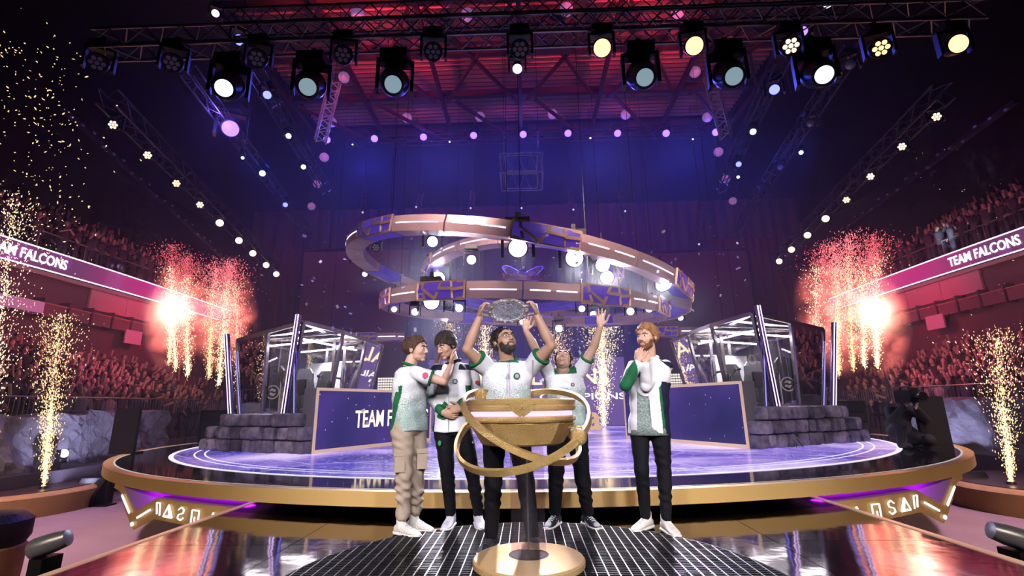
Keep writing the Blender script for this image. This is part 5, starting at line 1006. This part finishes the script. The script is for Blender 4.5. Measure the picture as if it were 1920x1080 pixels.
for s, sd in ((-1, 'left'), (1, 'right')):
    st = empty('stand_%s' % sd, (s * 16, 18, FLZ)); tag(st, kind='structure')
    Y0, Y1 = 8, 31
    for r in range(9): MB().box((s * (13.8 + .55 * r + 2.7 - .275 * r), (Y0 + Y1) / 2, .27 * r - .15), (5.4 - .55 * r, Y1 - Y0, .3)).build('stand_step', CONC, st)
    MB().box((s * 16.2, (Y0 + Y1) / 2, -.73), (5.2, Y1 - Y0, .84)).build('stand_base', DARKW, st)
    MB().box((s * 18.95, (Y0 + Y1) / 2, 4.2), (.3, Y1 - Y0, 4.2)).build('parapet_wall', DARKW, st)
    for k in range(6):
        y = 19.6 + k * 1.95; MB().box((s * 18.72, y + .95, 5.85), (.1, 1.93, .98)).build('wall_panel', REDW, st)
    for k in range(14):
        y = 13.2 + k * 1.05
        MB().box((s * 18.55, y, 4.97), (.45, .06, .75)).build('box_divider', DARKW, st); MB().box((s * 18.40, y + .52, 4.88), (.05, .92, .46)).build('box_front', mat('box_front', (.22, .12, .13), .6), st)
        MB().box((s * 18.5, y + .52, 5.14), (.3, .98, .04)).build('box_ledge', mat('ledge_orange', (.6, .33, .25), .6), st)
    MB().box((s * 18.35, 21.8, 4.42), (.06, .95, .62)).build('white_hatch', DOORW, st)
    MB().box((s * 18.30, 16.4, 4.92), (.06, 1.9, .42)).build('box_banner', mat('lilac_banner', (.62, .42, .62), .6, emit=(.6, .3, .55), es=.25), st)
    MB().box((s * 19.9, (Y0 + Y1) / 2, 6.3), (2.6, Y1 - Y0, .16)).build('balcony_slab', mat('balcony_soffit', (.30, .17, .19), .7), st)
    for r in range(7): MB().box((s * (20.0 + .6 * r + 1.5), (Y0 + Y1) / 2, 6.9 + .45 * r - .25), (3.6, Y1 - Y0, .5)).build('stand_step', CONC, st)
    rb = empty('ribbon_screen', (s * 18.5, 19, 6.35), 'long curved edge screen reading TEAM FALCONS along the %s balcony' % sd, 'ribbon screen', 'balcony ribbon screens')
    rx = lambda y: s * (18.42 + .004 * (y - 20) ** 2); ysr = np.linspace(9, 29.5, 42)
    for i in range(0, 41, 2): MB().strip([(rx(y), y, 6.42) for y in ysr[i:i + 3]], [(rx(y), y, 7.16) for y in ysr[i:i + 3]]).strip([(rx(y) + s * .12, y, 6.42) for y in ysr[i:i + 3]], [(rx(y) + s * .12, y, 7.16) for y in ysr[i:i + 3]]).build('led_panel', RIB, rb)
    for z in (6.40, 7.18): MB().tube([(rx(y) - s * .01, y, z) for y in ysr], .026, 6).build('edge_light', RIBL, rb)
    ya, yb = ((15.05, 18.02) if s < 0 else (AX(1778, 490, 18.4).y, AX(1913, 455, 18.4).y)); me = text_mesh('TEAM FALCONS', 1, RTX, .01, .012); xv = [v.co.x for v in me.vertices]; yv = [v.co.y for v in me.vertices]; L_ = abs(yb - ya); kx = L_ / (max(xv) - min(xv)); ky = .40 / (max(yv) - min(yv))
    o = link('ribbon_lettering', me, rb); xm = s * (18.42 + .004 * 14)
    for v in me.vertices:
        u = ya + (v.co.x - min(xv)) * kx * (1 if s < 0 else -1); z = 6.60 + (v.co.y - min(yv)) * ky; v.co = V((rx(u) - s * (.03 + v.co.z), u, z)) - ORG[rb]
    m = MB().tube([(s * 18.75, y, 7.95) for y in (9, 20, 29)], .025, 6); rl = m.build('hand_rail', RAILM, st)
    for y in range(9, 30, 2): MB().bar((s * 18.75, y, 7.1), (s * 18.75, y, 7.95), .03).build('rail_post', RAILM, st)
    # seats and people
    for r in range(9):
        x, z = 13.8 + .55 * r + .28, .27 * r; y = 9.2 + RS.random() * .3
        while y < 28:
            empty_seat = y > 20.6 + .25 * (8 - r) + RS.uniform(-.8, .8) - (0 if r < 7 else 4)
            if empty_seat:
                o = link('stadium_seat', SEM); o.location = (s * x, y, z); o.rotation_euler = (0, 0, -s * PI / 2); tag(o, 'empty dark red stadium seat in row %s of the %s lower stand' % (ORD[r], sd), 'seat', 'empty seats in the %s lower stand' % sd)
                if y > 27.2: break
            elif RS.random() < .93: cand.append((y, s * (x - .1), y, z, s, sd, 'lower', r))
            y += .52 if not empty_seat else .62
    for r in range(6):
        y = 13 + RS.random()
        while y < 25.5:
            if RS.random() < .85 - .02 * r: cand.append((y + 4 + (r > 2) * 8, s * (20.15 + .6 * r - 1.35 * (r == 0)), y, 6.9 + .45 * r + (.1 if r == 0 else 0), s, sd, 'upper', r))
            y += .58
cand.sort(key=lambda c: c[0]); far = {}
RW = ('front', 'second', 'third', 'fourth', 'fifth', 'sixth', 'seventh', 'eighth', 'back')
for i, (_, x, y, z, s, sd, tier, r) in enumerate(cand):
    pose = RS.choice(('down', 'up', 'clap', 'phone', 'one', 'up') if tier == 'lower' else ('up', 'clap', 'one', 'up', 'phone')); rz = -s * PI / 2 * (1 if s > 0 else 1); rz = (PI / 2 if s < 0 else -PI / 2) + RS.uniform(-.5, .5); sc = RS.uniform(.93, 1.05)
    M_ = T_((x, y, z)) @ Matrix.Rotation(rz, 4, 'Z') @ Matrix.Scale(sc, 4)
    if i < 300:
        o = link('person', SPM[pose]); o.matrix_world = M_; tag(o, 'spectator %s in the %s row of the %s %s stand' % (PT[pose], RW[r], sd, tier), 'person', 'spectators in the %s %s stand' % (sd, tier))
    else: far.setdefault((sd, tier), []).append((pose, M_))
for (sd, tier), L_ in far.items():
    m = MB()
    for pose, M_ in L_:
        me = SPM[pose]; b = len(m.v); m.v += [M_ @ v.co for v in me.vertices]
        for p in me.polygons: m.f.append(tuple(i + b for i in p.vertices)); m.m.append(p.material_index)
    o = m.build('crowd', [mat('crowd_clothes', (.09, .075, .09), .8, var=1, vscale=1.7, col2=(.02, .02, .03)), CSK, CHR, CTR], smooth='all', fix=False); tag(o, 'remaining distant crowd in the %s %s stand' % (sd, tier), 'crowd', None, 'stuff')
# lit catwalk edges running above the stands
for s, a, b in ((-1, AX(118, 205, -17.2), AX(527, 582, -17.2)), (1, AX(1905, 190, 17.2), AX(1420, 548, 17.2))):
    c = empty('catwalk_edge', a.lerp(b, .5), 'dark catwalk edge with small glinting fittings above the %s stand' % ('left' if s < 0 else 'right'), 'catwalk', 'catwalk edges'); MB().bar(a, b, .2, .14).build('catwalk_beam', TRUSSD, c); m = MB()
    for k in range(34): p = a.lerp(b, (k + .5) / 34); m.box(p + V((-s * .1, 0, .1 * ((k * 7) % 3 - 1))), (.06, .12, .08))
    tag(m.build('fittings', mat('glint_metal', (.7, .65, .7), .3, .8), c), kind='stuff')
# ------------------------------------------------------------------ fireworks
SPARKM = glow('gold_spark', (1, .66, .32), 2.0); SPARKH = glow('white_gold_spark', (1, .74, .42), 2.6); SPARKR = glow('pink_spark', (1, .20, .22), 2.3); SPARKP = glow('dim_pink_spark', (1, .14, .18), 1.4)
def spark_obj(name, pts, dirs, sizes, mtl, label, group=None, parent=None):
    n = len(pts); d = dirs / (np.linalg.norm(dirs, axis=1, keepdims=True) + 1e-9); a = np.cross(d, np.array([.3, .9, .1])); a /= np.linalg.norm(a, axis=1, keepdims=True); b = np.cross(d, a); s = sizes[:, None]
    st = rng.uniform(.6, 1.7, (n, 1)); vs = np.stack([pts + d * s * st, pts - d * s * st, pts + a * s * .5, pts - a * s * .5, pts + b * s * .5, pts - b * s * .5], 1).reshape(-1, 3)
    q = np.array([(0, 2, 4), (0, 4, 3), (0, 3, 5), (0, 5, 2), (1, 4, 2), (1, 3, 4), (1, 5, 3), (1, 2, 5)]); fs = (q[None] + (np.arange(n) * 6)[:, None, None]).reshape(-1, 3)
    me = bpy.data.meshes.new(name); me.from_pydata(vs.tolist(), [], fs.tolist()); me.materials.append(mtl); o = link(name, me, parent)
    if parent is None: tag(o, label, 'fireworks', group, 'stuff')
    else: me.transform(T_(-ORG[parent])); tag(o, kind='stuff')
    return o
def fountain(base, top, w0, w1, n, size, mtl, label, group=None, pw=1.0, core=None):
    base, top = np.array(base), np.array(top); ax = top - base; u = rng.random(n) ** pw; w_ = w0 + (w1 - w0) * u; rad = np.abs(rng.normal(0, .5, n)) * w_; th = rng.random(n) * 2 * PI
    off = np.stack([rad * np.cos(th), rad * np.sin(th), rng.normal(0, .08, n)], 1); pts = base + ax * u[:, None] + off; dirs = ax / np.linalg.norm(ax) + off / (w1 + .2) * .9 + rng.normal(0, .15, (n, 3))
    return spark_obj('spark_fountain', pts, dirs, size * .5 * rng.uniform(.4, 1.3, n), mtl, label, group)
fp = lambda px, py, y: tuple(AY(px, py, y))
# front fountains at the stage corners
bl, br = AZ(82, 914, -.62), AZ(1896, 906, -.62)
fountain(bl, AY(112, 590, bl.y), .03, .8, 2600, .036, SPARKM, 'tall golden spark fountain rising from the round plinth at left'); fountain(bl, AY(95, 760, bl.y), .03, .22, 700, .030, SPARKH, 'white hot foot of the spark fountain at left')
fountain(br, AY(1868, 620, br.y), .03, .75, 1800, .036, SPARKM, 'tall golden spark fountain rising from the round plinth at right'); fountain(br, AY(1880, 760, br.y), .03, .2, 600, .030, SPARKH, 'white hot foot of the spark fountain at right')
fountain(AY(-30, 900, 11.0), AY(25, 370, 11.0), .1, .75, 1900, .040, SPARKH, 'broad golden spark column at the left edge of the picture')
n = 340; pp = []
for i in range(n):
    u = rng.random() ** .8; x = rng.normal(40 + 60 * (1 - u), 75 * (.5 + .6 * u)); y = 500 - 440 * u + rng.normal(0, 25); pp.append(AY(max(-60, x), y, rng.uniform(8.5, 12)))
spark_obj('drifting_sparks', np.array(pp), rng.normal(0, 1, (n, 3)), rng.uniform(.011, .032, n), SPARKM, 'loose golden sparks drifting high at the left edge')
n = 60; pp = [AY(rng.uniform(1700, 1930), rng.uniform(250, 640), rng.uniform(10, 16)) for i in range(n)]
spark_obj('drifting_sparks', np.array(pp), rng.normal(0, 1, (n, 3)), rng.uniform(.006, .016, n), SPARKM, 'few loose golden sparks drifting before the right stand')
def flare_mat():
    if 'flare_fire' in MATS: return MATS['flare_fire']
    m = bpy.data.materials.new('flare_fire'); m.use_nodes = True; nt = m.node_tree; nt.nodes.clear(); N = nt.nodes.new; L = nt.links.new; o = N('ShaderNodeOutputMaterial'); em = N('ShaderNodeEmission'); tc = N('ShaderNodeTexCoord'); ln = N('ShaderNodeVectorMath'); ln.operation = 'LENGTH'; L(tc.outputs['Object'], ln.inputs[0])
    mr = N('ShaderNodeMapRange'); mr.inputs[1].default_value = 1; mr.inputs[2].default_value = .1; L(ln.outputs['Value'], mr.inputs[0]); pw = N('ShaderNodeMath'); pw.operation = 'POWER'; pw.inputs[1].default_value = 3.2; L(mr.outputs[0], pw.inputs[0]); ml = N('ShaderNodeMath'); ml.operation = 'MULTIPLY'; ml.inputs[1].default_value = 9; L(pw.outputs[0], ml.inputs[0]); L(ml.outputs[0], em.inputs[1]); em.inputs[0].default_value = (1, .42, .30, 1); L(em.outputs[0], o.inputs['Volume']); MATS['flare_fire'] = m; return m
# red pyro behind the booths
for s, cols, core, sm in ((-1, ((352, 702, 350, 520), (392, 705, 398, 540), (410, 720, 425, 530), (452, 768, 440, 530), (330, 690, 318, 500)), (321, 582), ((335, 600, 1.5, 2.7), (425, 610, 1.3, 2.2), (300, 540, .9, 1.6))), (1, ((1620, 684, 1618, 500), (1572, 700, 1570, 500), (1530, 762, 1530, 500), (1600, 690, 1588, 480), (1645, 680, 1640, 480)), (1641, 588), ((1630, 600, 1.4, 2.6), (1560, 600, 1.8, 2.7), (1660, 540, .8, 1.5)))):
    sd = 'left' if s < 0 else 'right'; Yp = 17.8
    for i, (x0, y0, x1, y1) in enumerate(cols):
        fountain(fp(x0, y0, Yp + .2 * i), fp(x1, y1, Yp + .2 * i), .1, .6, 1700, .042, SPARKM if i % 2 else SPARKH, 'golden spark column number %s from the flare behind the %s booth' % (('one', 'two', 'three', 'four', 'five')[i], sd), 'spark columns behind the booths', 1.25)
        x2 = x1 + rng.uniform(-20, 20); fountain(fp((x0 + x1) / 2, (y0 + y1) / 2 - 20, Yp + .2 * i), fp(x2, y1 - 40, Yp + .2 * i), .3, 1.0, 1500, .044, SPARKR if i % 2 else SPARKP, 'crackling pink sparks above the %s booth, cloud number %s' % (sd, ('one', 'two', 'three', 'four', 'five')[i]), 'pink spark clouds', .8)
    c = AY(*core, Yp - .3); fl = empty('flare', c, 'blazing white red flare ball above the %s smoke' % sd, 'flare'); fc_ = link('flare_core', MB().ball((0, 0, 0), 1, 20, 14).mesh('flare_core', flare_mat(), smooth='all'), fl); fc_.matrix_local = Matrix.Diagonal((1.25, 1.0, 1.4, 1))
    fountain(fp(core[0] + s * 4, core[1] + 100, Yp - .3), tuple(c), .08, .32, 900, .034, SPARKH, 'white hot spark stem under the %s flare' % sd)
    spot('flare_light', c + V((-s * .6, -.6, .1)), c + V((s * 6, -1.5, -.6)), 330, (1, .05, .36), 150, .5, .4)
# fountains inside and behind the booths and rear stage
for i, (x0, y0, x1, y1, y, n, w1, l) in enumerate(((455, 772, 452, 640, 15, 500, .4, 'inside view of the left booth'), (1523, 760, 1528, 640, 15, 600, .5, 'inside view of the right booth'), (1132, 800, 1128, 600, 18.5, 4200, .95, 'right of the rear screen'), (1050, 800, 1045, 615, 18.5, 1500, .9, 'in front of the rear screen'), (915, 790, 908, 605, 18.5, 1800, .7, 'left of the man with the plate'), (840, 700, 845, 590, 18.5, 700, .9, 'above the bowed man'), (1395, 780, 1400, 660, 19, 10, .3, 'far behind the right desk'))):
    if n > 20: fountain(fp(x0, y0, y), fp(x1, y1, y), .12, w1, n, .040, SPARKH if i in (2, 4) else SPARKM, 'golden spark fountain %s' % l, 'rear spark fountains', .9)
# confetti flakes in the air
pp = []; 
for i in range(260): pp.append(AY(rng.uniform(560, 1420), rng.uniform(420, 800), rng.uniform(7, 19)))
pp = np.array(pp); vs = []; fs = []
for i, p in enumerate(pp):
    a = rng.normal(0, 1, 3); a /= np.linalg.norm(a); b = np.cross(a, rng.normal(0, 1, 3)); b /= np.linalg.norm(b); a, b = a * .022, b * .035; k = len(vs); vs += [tuple(p + a + b), tuple(p - a + b), tuple(p - a - b), tuple(p + a - b)]; fs.append((k, k + 1, k + 2, k + 3))
me = bpy.data.meshes.new('confetti'); me.from_pydata(vs, [], fs); me.materials.append(mat('confetti_foil', (.8, .8, .95), .3, .4)); tag(link('confetti', me), 'silver confetti flakes falling over the stage', 'confetti', None, 'stuff')
# red smoke: light of the burning charges put in as its own emission
def smoke_mat(name, c1, c2, k):
    m = bpy.data.materials.new(name); m.use_nodes = True; nt = m.node_tree; nt.nodes.clear(); N = nt.nodes.new; L = nt.links.new; o = N('ShaderNodeOutputMaterial'); pv = N('ShaderNodeVolumePrincipled'); tc = N('ShaderNodeTexCoord')
    ln = N('ShaderNodeVectorMath'); ln.operation = 'LENGTH'; L(tc.outputs['Object'], ln.inputs[0]); fo = N('ShaderNodeMapRange'); fo.inputs[1].default_value = 1; fo.inputs[2].default_value = .25; L(ln.outputs['Value'], fo.inputs[0])
    g = N('ShaderNodeNewGeometry'); nz = N('ShaderNodeTexNoise'); nz.inputs['Scale'].default_value = 1.5; nz.inputs['Detail'].default_value = 5; nz.inputs['Distortion'].default_value = .6; L(g.outputs['Position'], nz.inputs['Vector'])
    sb = N('ShaderNodeMath'); sb.operation = 'MULTIPLY'; mr = N('ShaderNodeMapRange'); mr.inputs[1].default_value = .42; mr.inputs[2].default_value = .68; L(nz.outputs['Fac'], mr.inputs[0]); L(mr.outputs[0], sb.inputs[0]); L(fo.outputs[0], sb.inputs[1])
    d = N('ShaderNodeMath'); d.operation = 'MULTIPLY'; d.inputs[1].default_value = .35; L(sb.outputs[0], d.inputs[0]); L(d.outputs[0], pv.inputs['Density'])
    e = N('ShaderNodeMath'); e.operation = 'MULTIPLY'; e.inputs[1].default_value = k; L(sb.outputs[0], e.inputs[0]); L(e.outputs[0], pv.inputs['Emission Strength']); pv.inputs['Emission Color'].default_value = (*c1, 1); pv.inputs['Color'].default_value = (*c2, 1); L(pv.outputs[0], o.inputs['Volume']); return m
SMK = smoke_mat('red_smoke', (1, .20, .16), (.9, .5, .5), 4.2)
for s, sm in ((-1, ((335, 590, 1.25, 2.4), (425, 600, 1.2, 2.1))), (1, ((1640, 590, 1.15, 2.3), (1565, 590, 1.5, 2.4)))):
    for i, (px, py, rx_, rz_) in enumerate(sm):
        o = link('pyro_smoke', MB().ball((0, 0, 0), 1, 20, 14).mesh('pyro_smoke', SMK, smooth='all')); c = AY(px, py, 18.2); o.matrix_world = T_(c) @ Matrix.Diagonal((rx_, .9, rz_, 1)); tag(o, 'red glowing smoke plume %s behind the %s booth' % ('round the flare' if i == 0 else 'beside the flare', 'left' if s < 0 else 'right'), 'smoke', 'red smoke plumes', 'stuff')
# ------------------------------------------------------------------ rock banks, fences, plinths, boxes at the hall floor
ROCKM = mat('grey_rock', (.42, .38, .47), .8, bump=1.0, bscale=3.2, var=.6, vscale=2.5, col2=(.16, .14, .19))
for s, sd in ((-1, 'left'), (1, 'right')):
    r = empty('rock_bank', (s * 12.9, 12.5, FLZ), 'rough grey rock bank along the %s hall edge' % sd, 'rock', 'rock banks'); rr = random.Random(4 + s)
    y = 9.0; k = 0
    while y < 16.2:
        L_ = rr.uniform(.8, 1.5); b = bmesh.new(); bmesh.ops.create_cube(b, size=1); bmesh.ops.subdivide_edges(b, edges=b.edges[:], cuts=11, use_grid_fill=True); vs = []; h = 2.15 + rr.uniform(-.06, .08)
        for v in b.verts:
            p = v.co; q = V((s * 13.05 + p.x * .8, y + L_ / 2 + p.y * L_ * 1.06, FLZ + h / 2 + p.z * h)); g = 1.6; q.x += -s * (.16 * math.sin(q.y * 2.1 * g + q.z * 1.7) + .12 * math.sin(q.z * 3.1 + q.y * 1.3) + .10 * abs(math.sin(q.y * 5 + q.z * 4 + math.sin(q.z * 3))) + .06 * math.sin(q.y * 13 - q.z * 9) + .04 * rr.random() - .18 * p.z); q.z += .05 * math.sin(q.y * 5) if p.z > .3 else 0; vs.append(q)
        MB().add(vs, [tuple(v.index for v in f.verts) for f in b.faces]).build('rock', ROCKM, r); b.free(); y += L_
    MB().box((s * 12.2, 13, -.75), (.9, 7.5, .8)).build('rock_riser', mat('dark_riser', (.06, .045, .06), .6), r)
    fz_ = .98
    for k in range(6):
        y0 = 9.2 + k * 2.25; f = empty('barrier_fence', (s * 13.25, y0, fz_), 'grey steel crowd barrier on the %s rock bank, section %s from the camera' % (sd, ('one', 'two', 'three', 'four', 'five', 'six')[k]), 'fence', 'crowd barriers'); fm = mat('barrier_steel', (.30, .24, .27), .4, .8)
        m = MB().tube([(s * 13.25, y0, fz_ - .02), (s * 13.25, y0, fz_ + .5), (s * 13.25, y0 + 2.2, fz_ + .5), (s * 13.25, y0 + 2.2, fz_ - .02)], .022, 6); m.build('barrier_frame', fm, f); m = MB()
        for j in range(16): m.tube([(s * 13.25, y0 + .13 * (j + 1), fz_ + .03), (s * 13.25, y0 + .13 * (j + 1), fz_ + .5)], .009, 4)
        tag(m.build('barrier_bars', fm, f), kind='stuff')
    # tall black monitor back at the stage edge and dark cases beside it
    c = AZ(228, 851, SZ) if s < 0 else AZ(1758, 839, SZ); hb = .86; mo = empty('tall_black_board', c, 'plain black board standing at the %s edge of the round stage' % sd, 'board', 'black boards'); MB().box(c + V((0, 0, hb / 2 + .02)), (.5, .07, hb)).build('board_face', BLACK, mo); MB().box(c + V((0, .1, .015)), (.46, .34, .03)).build('board_foot', BLACK, mo); MB().bar(c + V((0, .25, .03)), c + V((0, .04, .6)), .05).build('board_brace', BLACK, mo)
    c = V((s * 7.7, 12.9, SZ)); eq = empty('equipment_rack', c, 'low black equipment rack between the black board and the %s stone wall' % sd, 'rack', 'equipment racks'); MB().box(c + V((0, 0, .42)), (1.5, .6, .8)).build('rack_case', BLACKGLOSS, eq)
    for k in range(3): MB().box(c + V((0, -.31, .2 + k * .24)), (1.4, .02, .2)).build('rack_unit', mat('rack_unit_dark', (.03, .03, .04), .25, .5), eq)
    MB().box(c + V((-.3 * s, 0, .84)), (.9, .5, .03)).build('rack_lid', STEEL, eq)
    # round gold plinth of the spark fountain
    b = bl if s < 0 else br; p = empty('spark_plinth', (b.x, b.y, FLZ), 'round gold brown plinth below the %s spark fountain' % sd, 'plinth', 'spark plinths'); cx = b.x + s * 1.2
    MB().lathe([(1.9, 0), (1.95, .42), (1.9, .47), (1.8, .50), (.3, .5)], 48, T_((cx, b.y + .2, FLZ))).build('plinth_body', GOLDMATTE, p, smooth=True); MB().lathe([(1.78, .5), (1.78, .515)], 48, T_((cx, b.y + .2, FLZ))).build('plinth_top', mat('plinth_top_dark', (.10, .06, .06), .25), p); MB().lathe([(.09, .515), (.07, .56), (.05, .56)], 16, T_((b.x, b.y, FLZ))).build('spark_nozzle', BLACKMETAL, p)
    # stage monitor wedge
    c = AZ(172, 918, FLZ + .05) if s < 0 else AZ(1826, 910, FLZ + .05); c = V((c.x * .86, c.y * .86, FLZ)); w_ = empty('stage_monitor', c, 'black wedge loudspeaker on the floor %s of the round stage' % sd, 'loudspeaker', 'stage monitors'); MB().prism([c + V((-.32, -.28, 0)), c + V((-.32, .3, 0)), c + V((-.32, .3, .58)), c + V((-.32, .02, .62)), c + V((-.32, -.28, .22))], (.64, 0, 0)).build('speaker_case', BLACK, w_); MB().add([c + V((-.28, -.265, .26)), c + V((.28, -.265, .26)), c + V((.28, .0, .6)), c + V((-.28, .0, .6))], [(0, 1, 2, 3)]).build('speaker_grille', mat('speaker_grille', (.02, .02, .022), .6, bump=.5, bscale=200), w_)
    # mic stand like leg by the stage edge
    c = AZ(196, 948, FLZ) if s < 0 else AZ(1796, 938, FLZ); t = empty('cable_stand', c, 'thin black stand under the %s end of the stage' % sd, 'stand', 'thin stands'); MB().tube([c, c + V((0, 0, .95))], .025, 8).build('stand_pole', BLACKMETAL, t); MB().box(c + V((0, 0, .02)), (.34, .3, .04)).build('stand_plate', BLACKMETAL, t); MB().box(c + V((0, 0, .8)), (.1, .12, .2)).build('stand_box', BLACKMETAL, t)
    # floor lamp at the foot of the rocks
    p = AX(120, 850, -11.9) if s < 0 else AX(1788, 848, 11.9); lamp(p, (s * 13, p.y + .6, 1.0) if s > 0 else (s * 6, p.y - 2, 2), 'wash', ICE if s < 0 else COOL, 'moving head lamp on the riser before the %s rock bank' % sd, 'rock bank lamps', .75, False, False)
    spot('rock_lamp_beam', (s * 10.6, p.y - .5, -.55), (s * 13, p.y + 1.2, .2), 260, (.62, .66, 1), 75, .7, .1)
    # cool white beam in the haze
    q0 = AY(352, 768, 14.5) if s < 0 else AY(1645, 756, 14.5); q1 = AY(292, 660, 16.5) if s < 0 else AY(1700, 625, 16.5); spot('beam_lamp_light', q0, q1, 42000, (.5, .72, 1), 4.5, .3, .05); lamp(q0 - (q1 - q0).normalized() * .05, q1, 'par', ICE, 'narrow beam lamp behind the %s equipment rack' % sd, 'narrow beam lamps', .7, False, False, FLZ)
    # foreground moving light lying below the walkway
    p = AY(92, 1020, 4.6) if s < 0 else AY(1897, 1006, 4.6); lm = empty('floor_spotlight', V((p.x, p.y, FLZ)), 'grey blue floor spotlight beside the walkway at the %s edge' % sd, 'lamp', 'floor spotlights'); d_ = V((s * .9, -.2, -.3)).normalized(); MB().lathe([(.03, -.16), (.07, -.15), (.085, -.05), (.09, .1), (.08, .13), (.07, .12)], 28, T_(p) @ d_.to_track_quat('Z', 'Y').to_matrix().to_4x4()).build('lamp_barrel', mat('grey_blue_case', (.25, .27, .36), .35, .4), lm, smooth=True); MB().bar((p.x, p.y, FLZ), (p.x, p.y, p.z - .1), .12, .2).build('lamp_post', BLACKMETAL, lm); MB().box((p.x, p.y, FLZ + .05), (.5, .4, .1)).build('lamp_foot', BLACKMETAL, lm)
# dark covered cylinder at the left edge of the foreground
p = AY(5, 975, 6.2); cv = empty('covered_drum', V((p.x, p.y, FLZ)), 'dark rounded speaker on a brown drum at the left foreground edge', 'loudspeaker'); MB().lathe([(.36, 0), (.38, .62), (.36, .64)], 40, T_((p.x - .15, p.y, FLZ))).build('drum', GOLDMATTE, cv, smooth=True); MB().lathe([(.34, .62), (.40, .72), (.40, .92), (.30, 1.0), (.08, 1.03)], 40, T_((p.x - .15, p.y, FLZ))).build('speaker_dome', mat('black_leather', (.02, .02, .025), .35, bump=.6, bscale=40), cv, smooth=True)
# camera operator kneeling at the right
o0 = AZ(1695, 838, SZ); op = empty('person', o0, 'camera operator in black kneeling with a camera at the right stage edge', 'person'); m = MB(); W = lambda x, y, z: o0 + V((x, y, z))
E_ = (V((1, 0, 0)), V((0, 1, 0)))
sect(m, [(W(0, .05, .24), .2, .17, *E_), (W(0, .02, .45), .19, .15, *E_), (W(-.02, -.1, .64), .22, .14, *E_), (W(-.02, -.13, .71), .13, .09, *E_)])
limb(m, [W(-.12, 0, .26), W(-.22, -.34, .42), W(-.2, -.24, .06)], [.12, .1, .075]); limb(m, [W(.13, 0, .26), W(.22, -.32, .14), W(.22, .1, .08)], [.12, .1, .075]); limb(m, [W(-.2, -.1, .64), W(-.3, -.26, .48), W(-.18, -.42, .70)], [.09, .075, .055]); limb(m, [W(.18, -.1, .64), W(.28, -.28, .48), W(.06, -.4, .66)], [.09, .075, .055]); limb(m, [W(-.2, -.26, .06), W(-.22, -.44, .05)], [.055, .045]); limb(m, [W(.22, .12, .07), W(.22, .28, .055)], [.05, .04]); limb(m, [W(0, -.12, .68), W(.02, -.16, .78)], [.06, .055])
t = MB(); to_mb(t, eval_remesh(m, .016, 4)); hM = T_(W(.03, -.2, .88)) @ Matrix.Rotation(-.5, 4, 'Z'); nb_ = len(t.f); to_mb(t, eval_remesh(head_mb(hM), .008, 2)); h2 = MB(); hand(h2, W(-.18, -.42, .70), (.3, -.5, .6), (1, 0, 0), (0, 0, 1), .4); hand(h2, W(.06, -.4, .66), (-.5, -.4, .5), (0, -1, .3), (0, 0, 1), .4); to_mb(t, eval_remesh(h2, .006, 1))
bo = t.build('body', [mat('operator_black_clothes', (.012, .012, .018), .8), CSK], op, smooth='all', fix=False)
for pl_ in bo.data.polygons[nb_:]: pl_.material_index = 1
hair_mesh('hair', hM, CHR, op, dict(vol=.01, seed=4)); k = MB().tube([hM @ V((-.09, .01, 0)), hM @ V((-.08, .01, .1)), hM @ V((0, .01, .14)), hM @ V((.08, .01, .1)), hM @ V((.09, .01, 0))], .012, 8); k.ball((0, 0, 0), (.02, .04, .045), 10, 8, hM @ T_((-.095, .01, -.005))); k.ball((0, 0, 0), (.02, .04, .045), 10, 8, hM @ T_((.095, .01, -.005))); k.build('headset', BLACKMETAL, op)
cm = empty('video_camera', W(-.12, -.45, .86), 'black shoulder video camera held by the kneeling operator', 'camera'); q = W(-.12, -.46, .88); MB().box(q, (.16, .36, .2)).build('camera_body', BLACKMETAL, cm); MB().lathe([(.05, 0), (.06, .12), (.075, .2), (.06, .2)], 20, T_(q + V((0, -.17, 0))) @ Matrix.Rotation(PI / 2, 4, 'X')).build('camera_lens', BLACKGLOSS, cm, smooth=True); MB().box(q + V((.1, -.05, .1)), (.06, .14, .08)).build('viewfinder', BLACKMETAL, cm); MB().tube([q + V((0, -.1, .1)), q + V((0, -.08, .17)), q + V((0, .1, .17)), q + V((0, .12, .1))], .014, 8).build('carry_handle', BLACKMETAL, cm)
# little tripod before the right stone wall
p = AZ(1494, 838, SZ); tp_ = empty('small_tripod', p, 'small black tripod with a camera box before the right stone wall', 'tripod'); 
for a in (0, 2.1, 4.2): MB().tube([p + V((.12 * math.cos(a), .12 * math.sin(a), 0)), p + V((0, 0, .18))], .008, 6).build('leg', BLACKMETAL, tp_)
MB().box(p + V((0, 0, .23)), (.1, .08, .1)).build('camera_box', BLACKMETAL, tp_)
# ------------------------------------------------------------------ theatrical haze filling the hall
hz = bpy.data.materials.new('stage_haze'); hz.use_nodes = True; nt = hz.node_tree; nt.nodes.clear(); o_ = nt.nodes.new('ShaderNodeOutputMaterial'); vs_ = nt.nodes.new('ShaderNodeVolumeScatter')
vs_.inputs['Color'].default_value = (.9, .92, 1, 1); vs_.inputs['Density'].default_value = .0105; vs_.inputs['Anisotropy'].default_value = .45; nt.links.new(vs_.outputs[0], o_.inputs['Volume'])
o = MB().box((0, 21.1, 6.3), (36, 26.2, 13.4)).build('stage_haze', hz, org=(0, 21.1, FLZ)); tag(o, 'thin blue lit haze filling the air over the stage', 'haze', None, 'stuff')
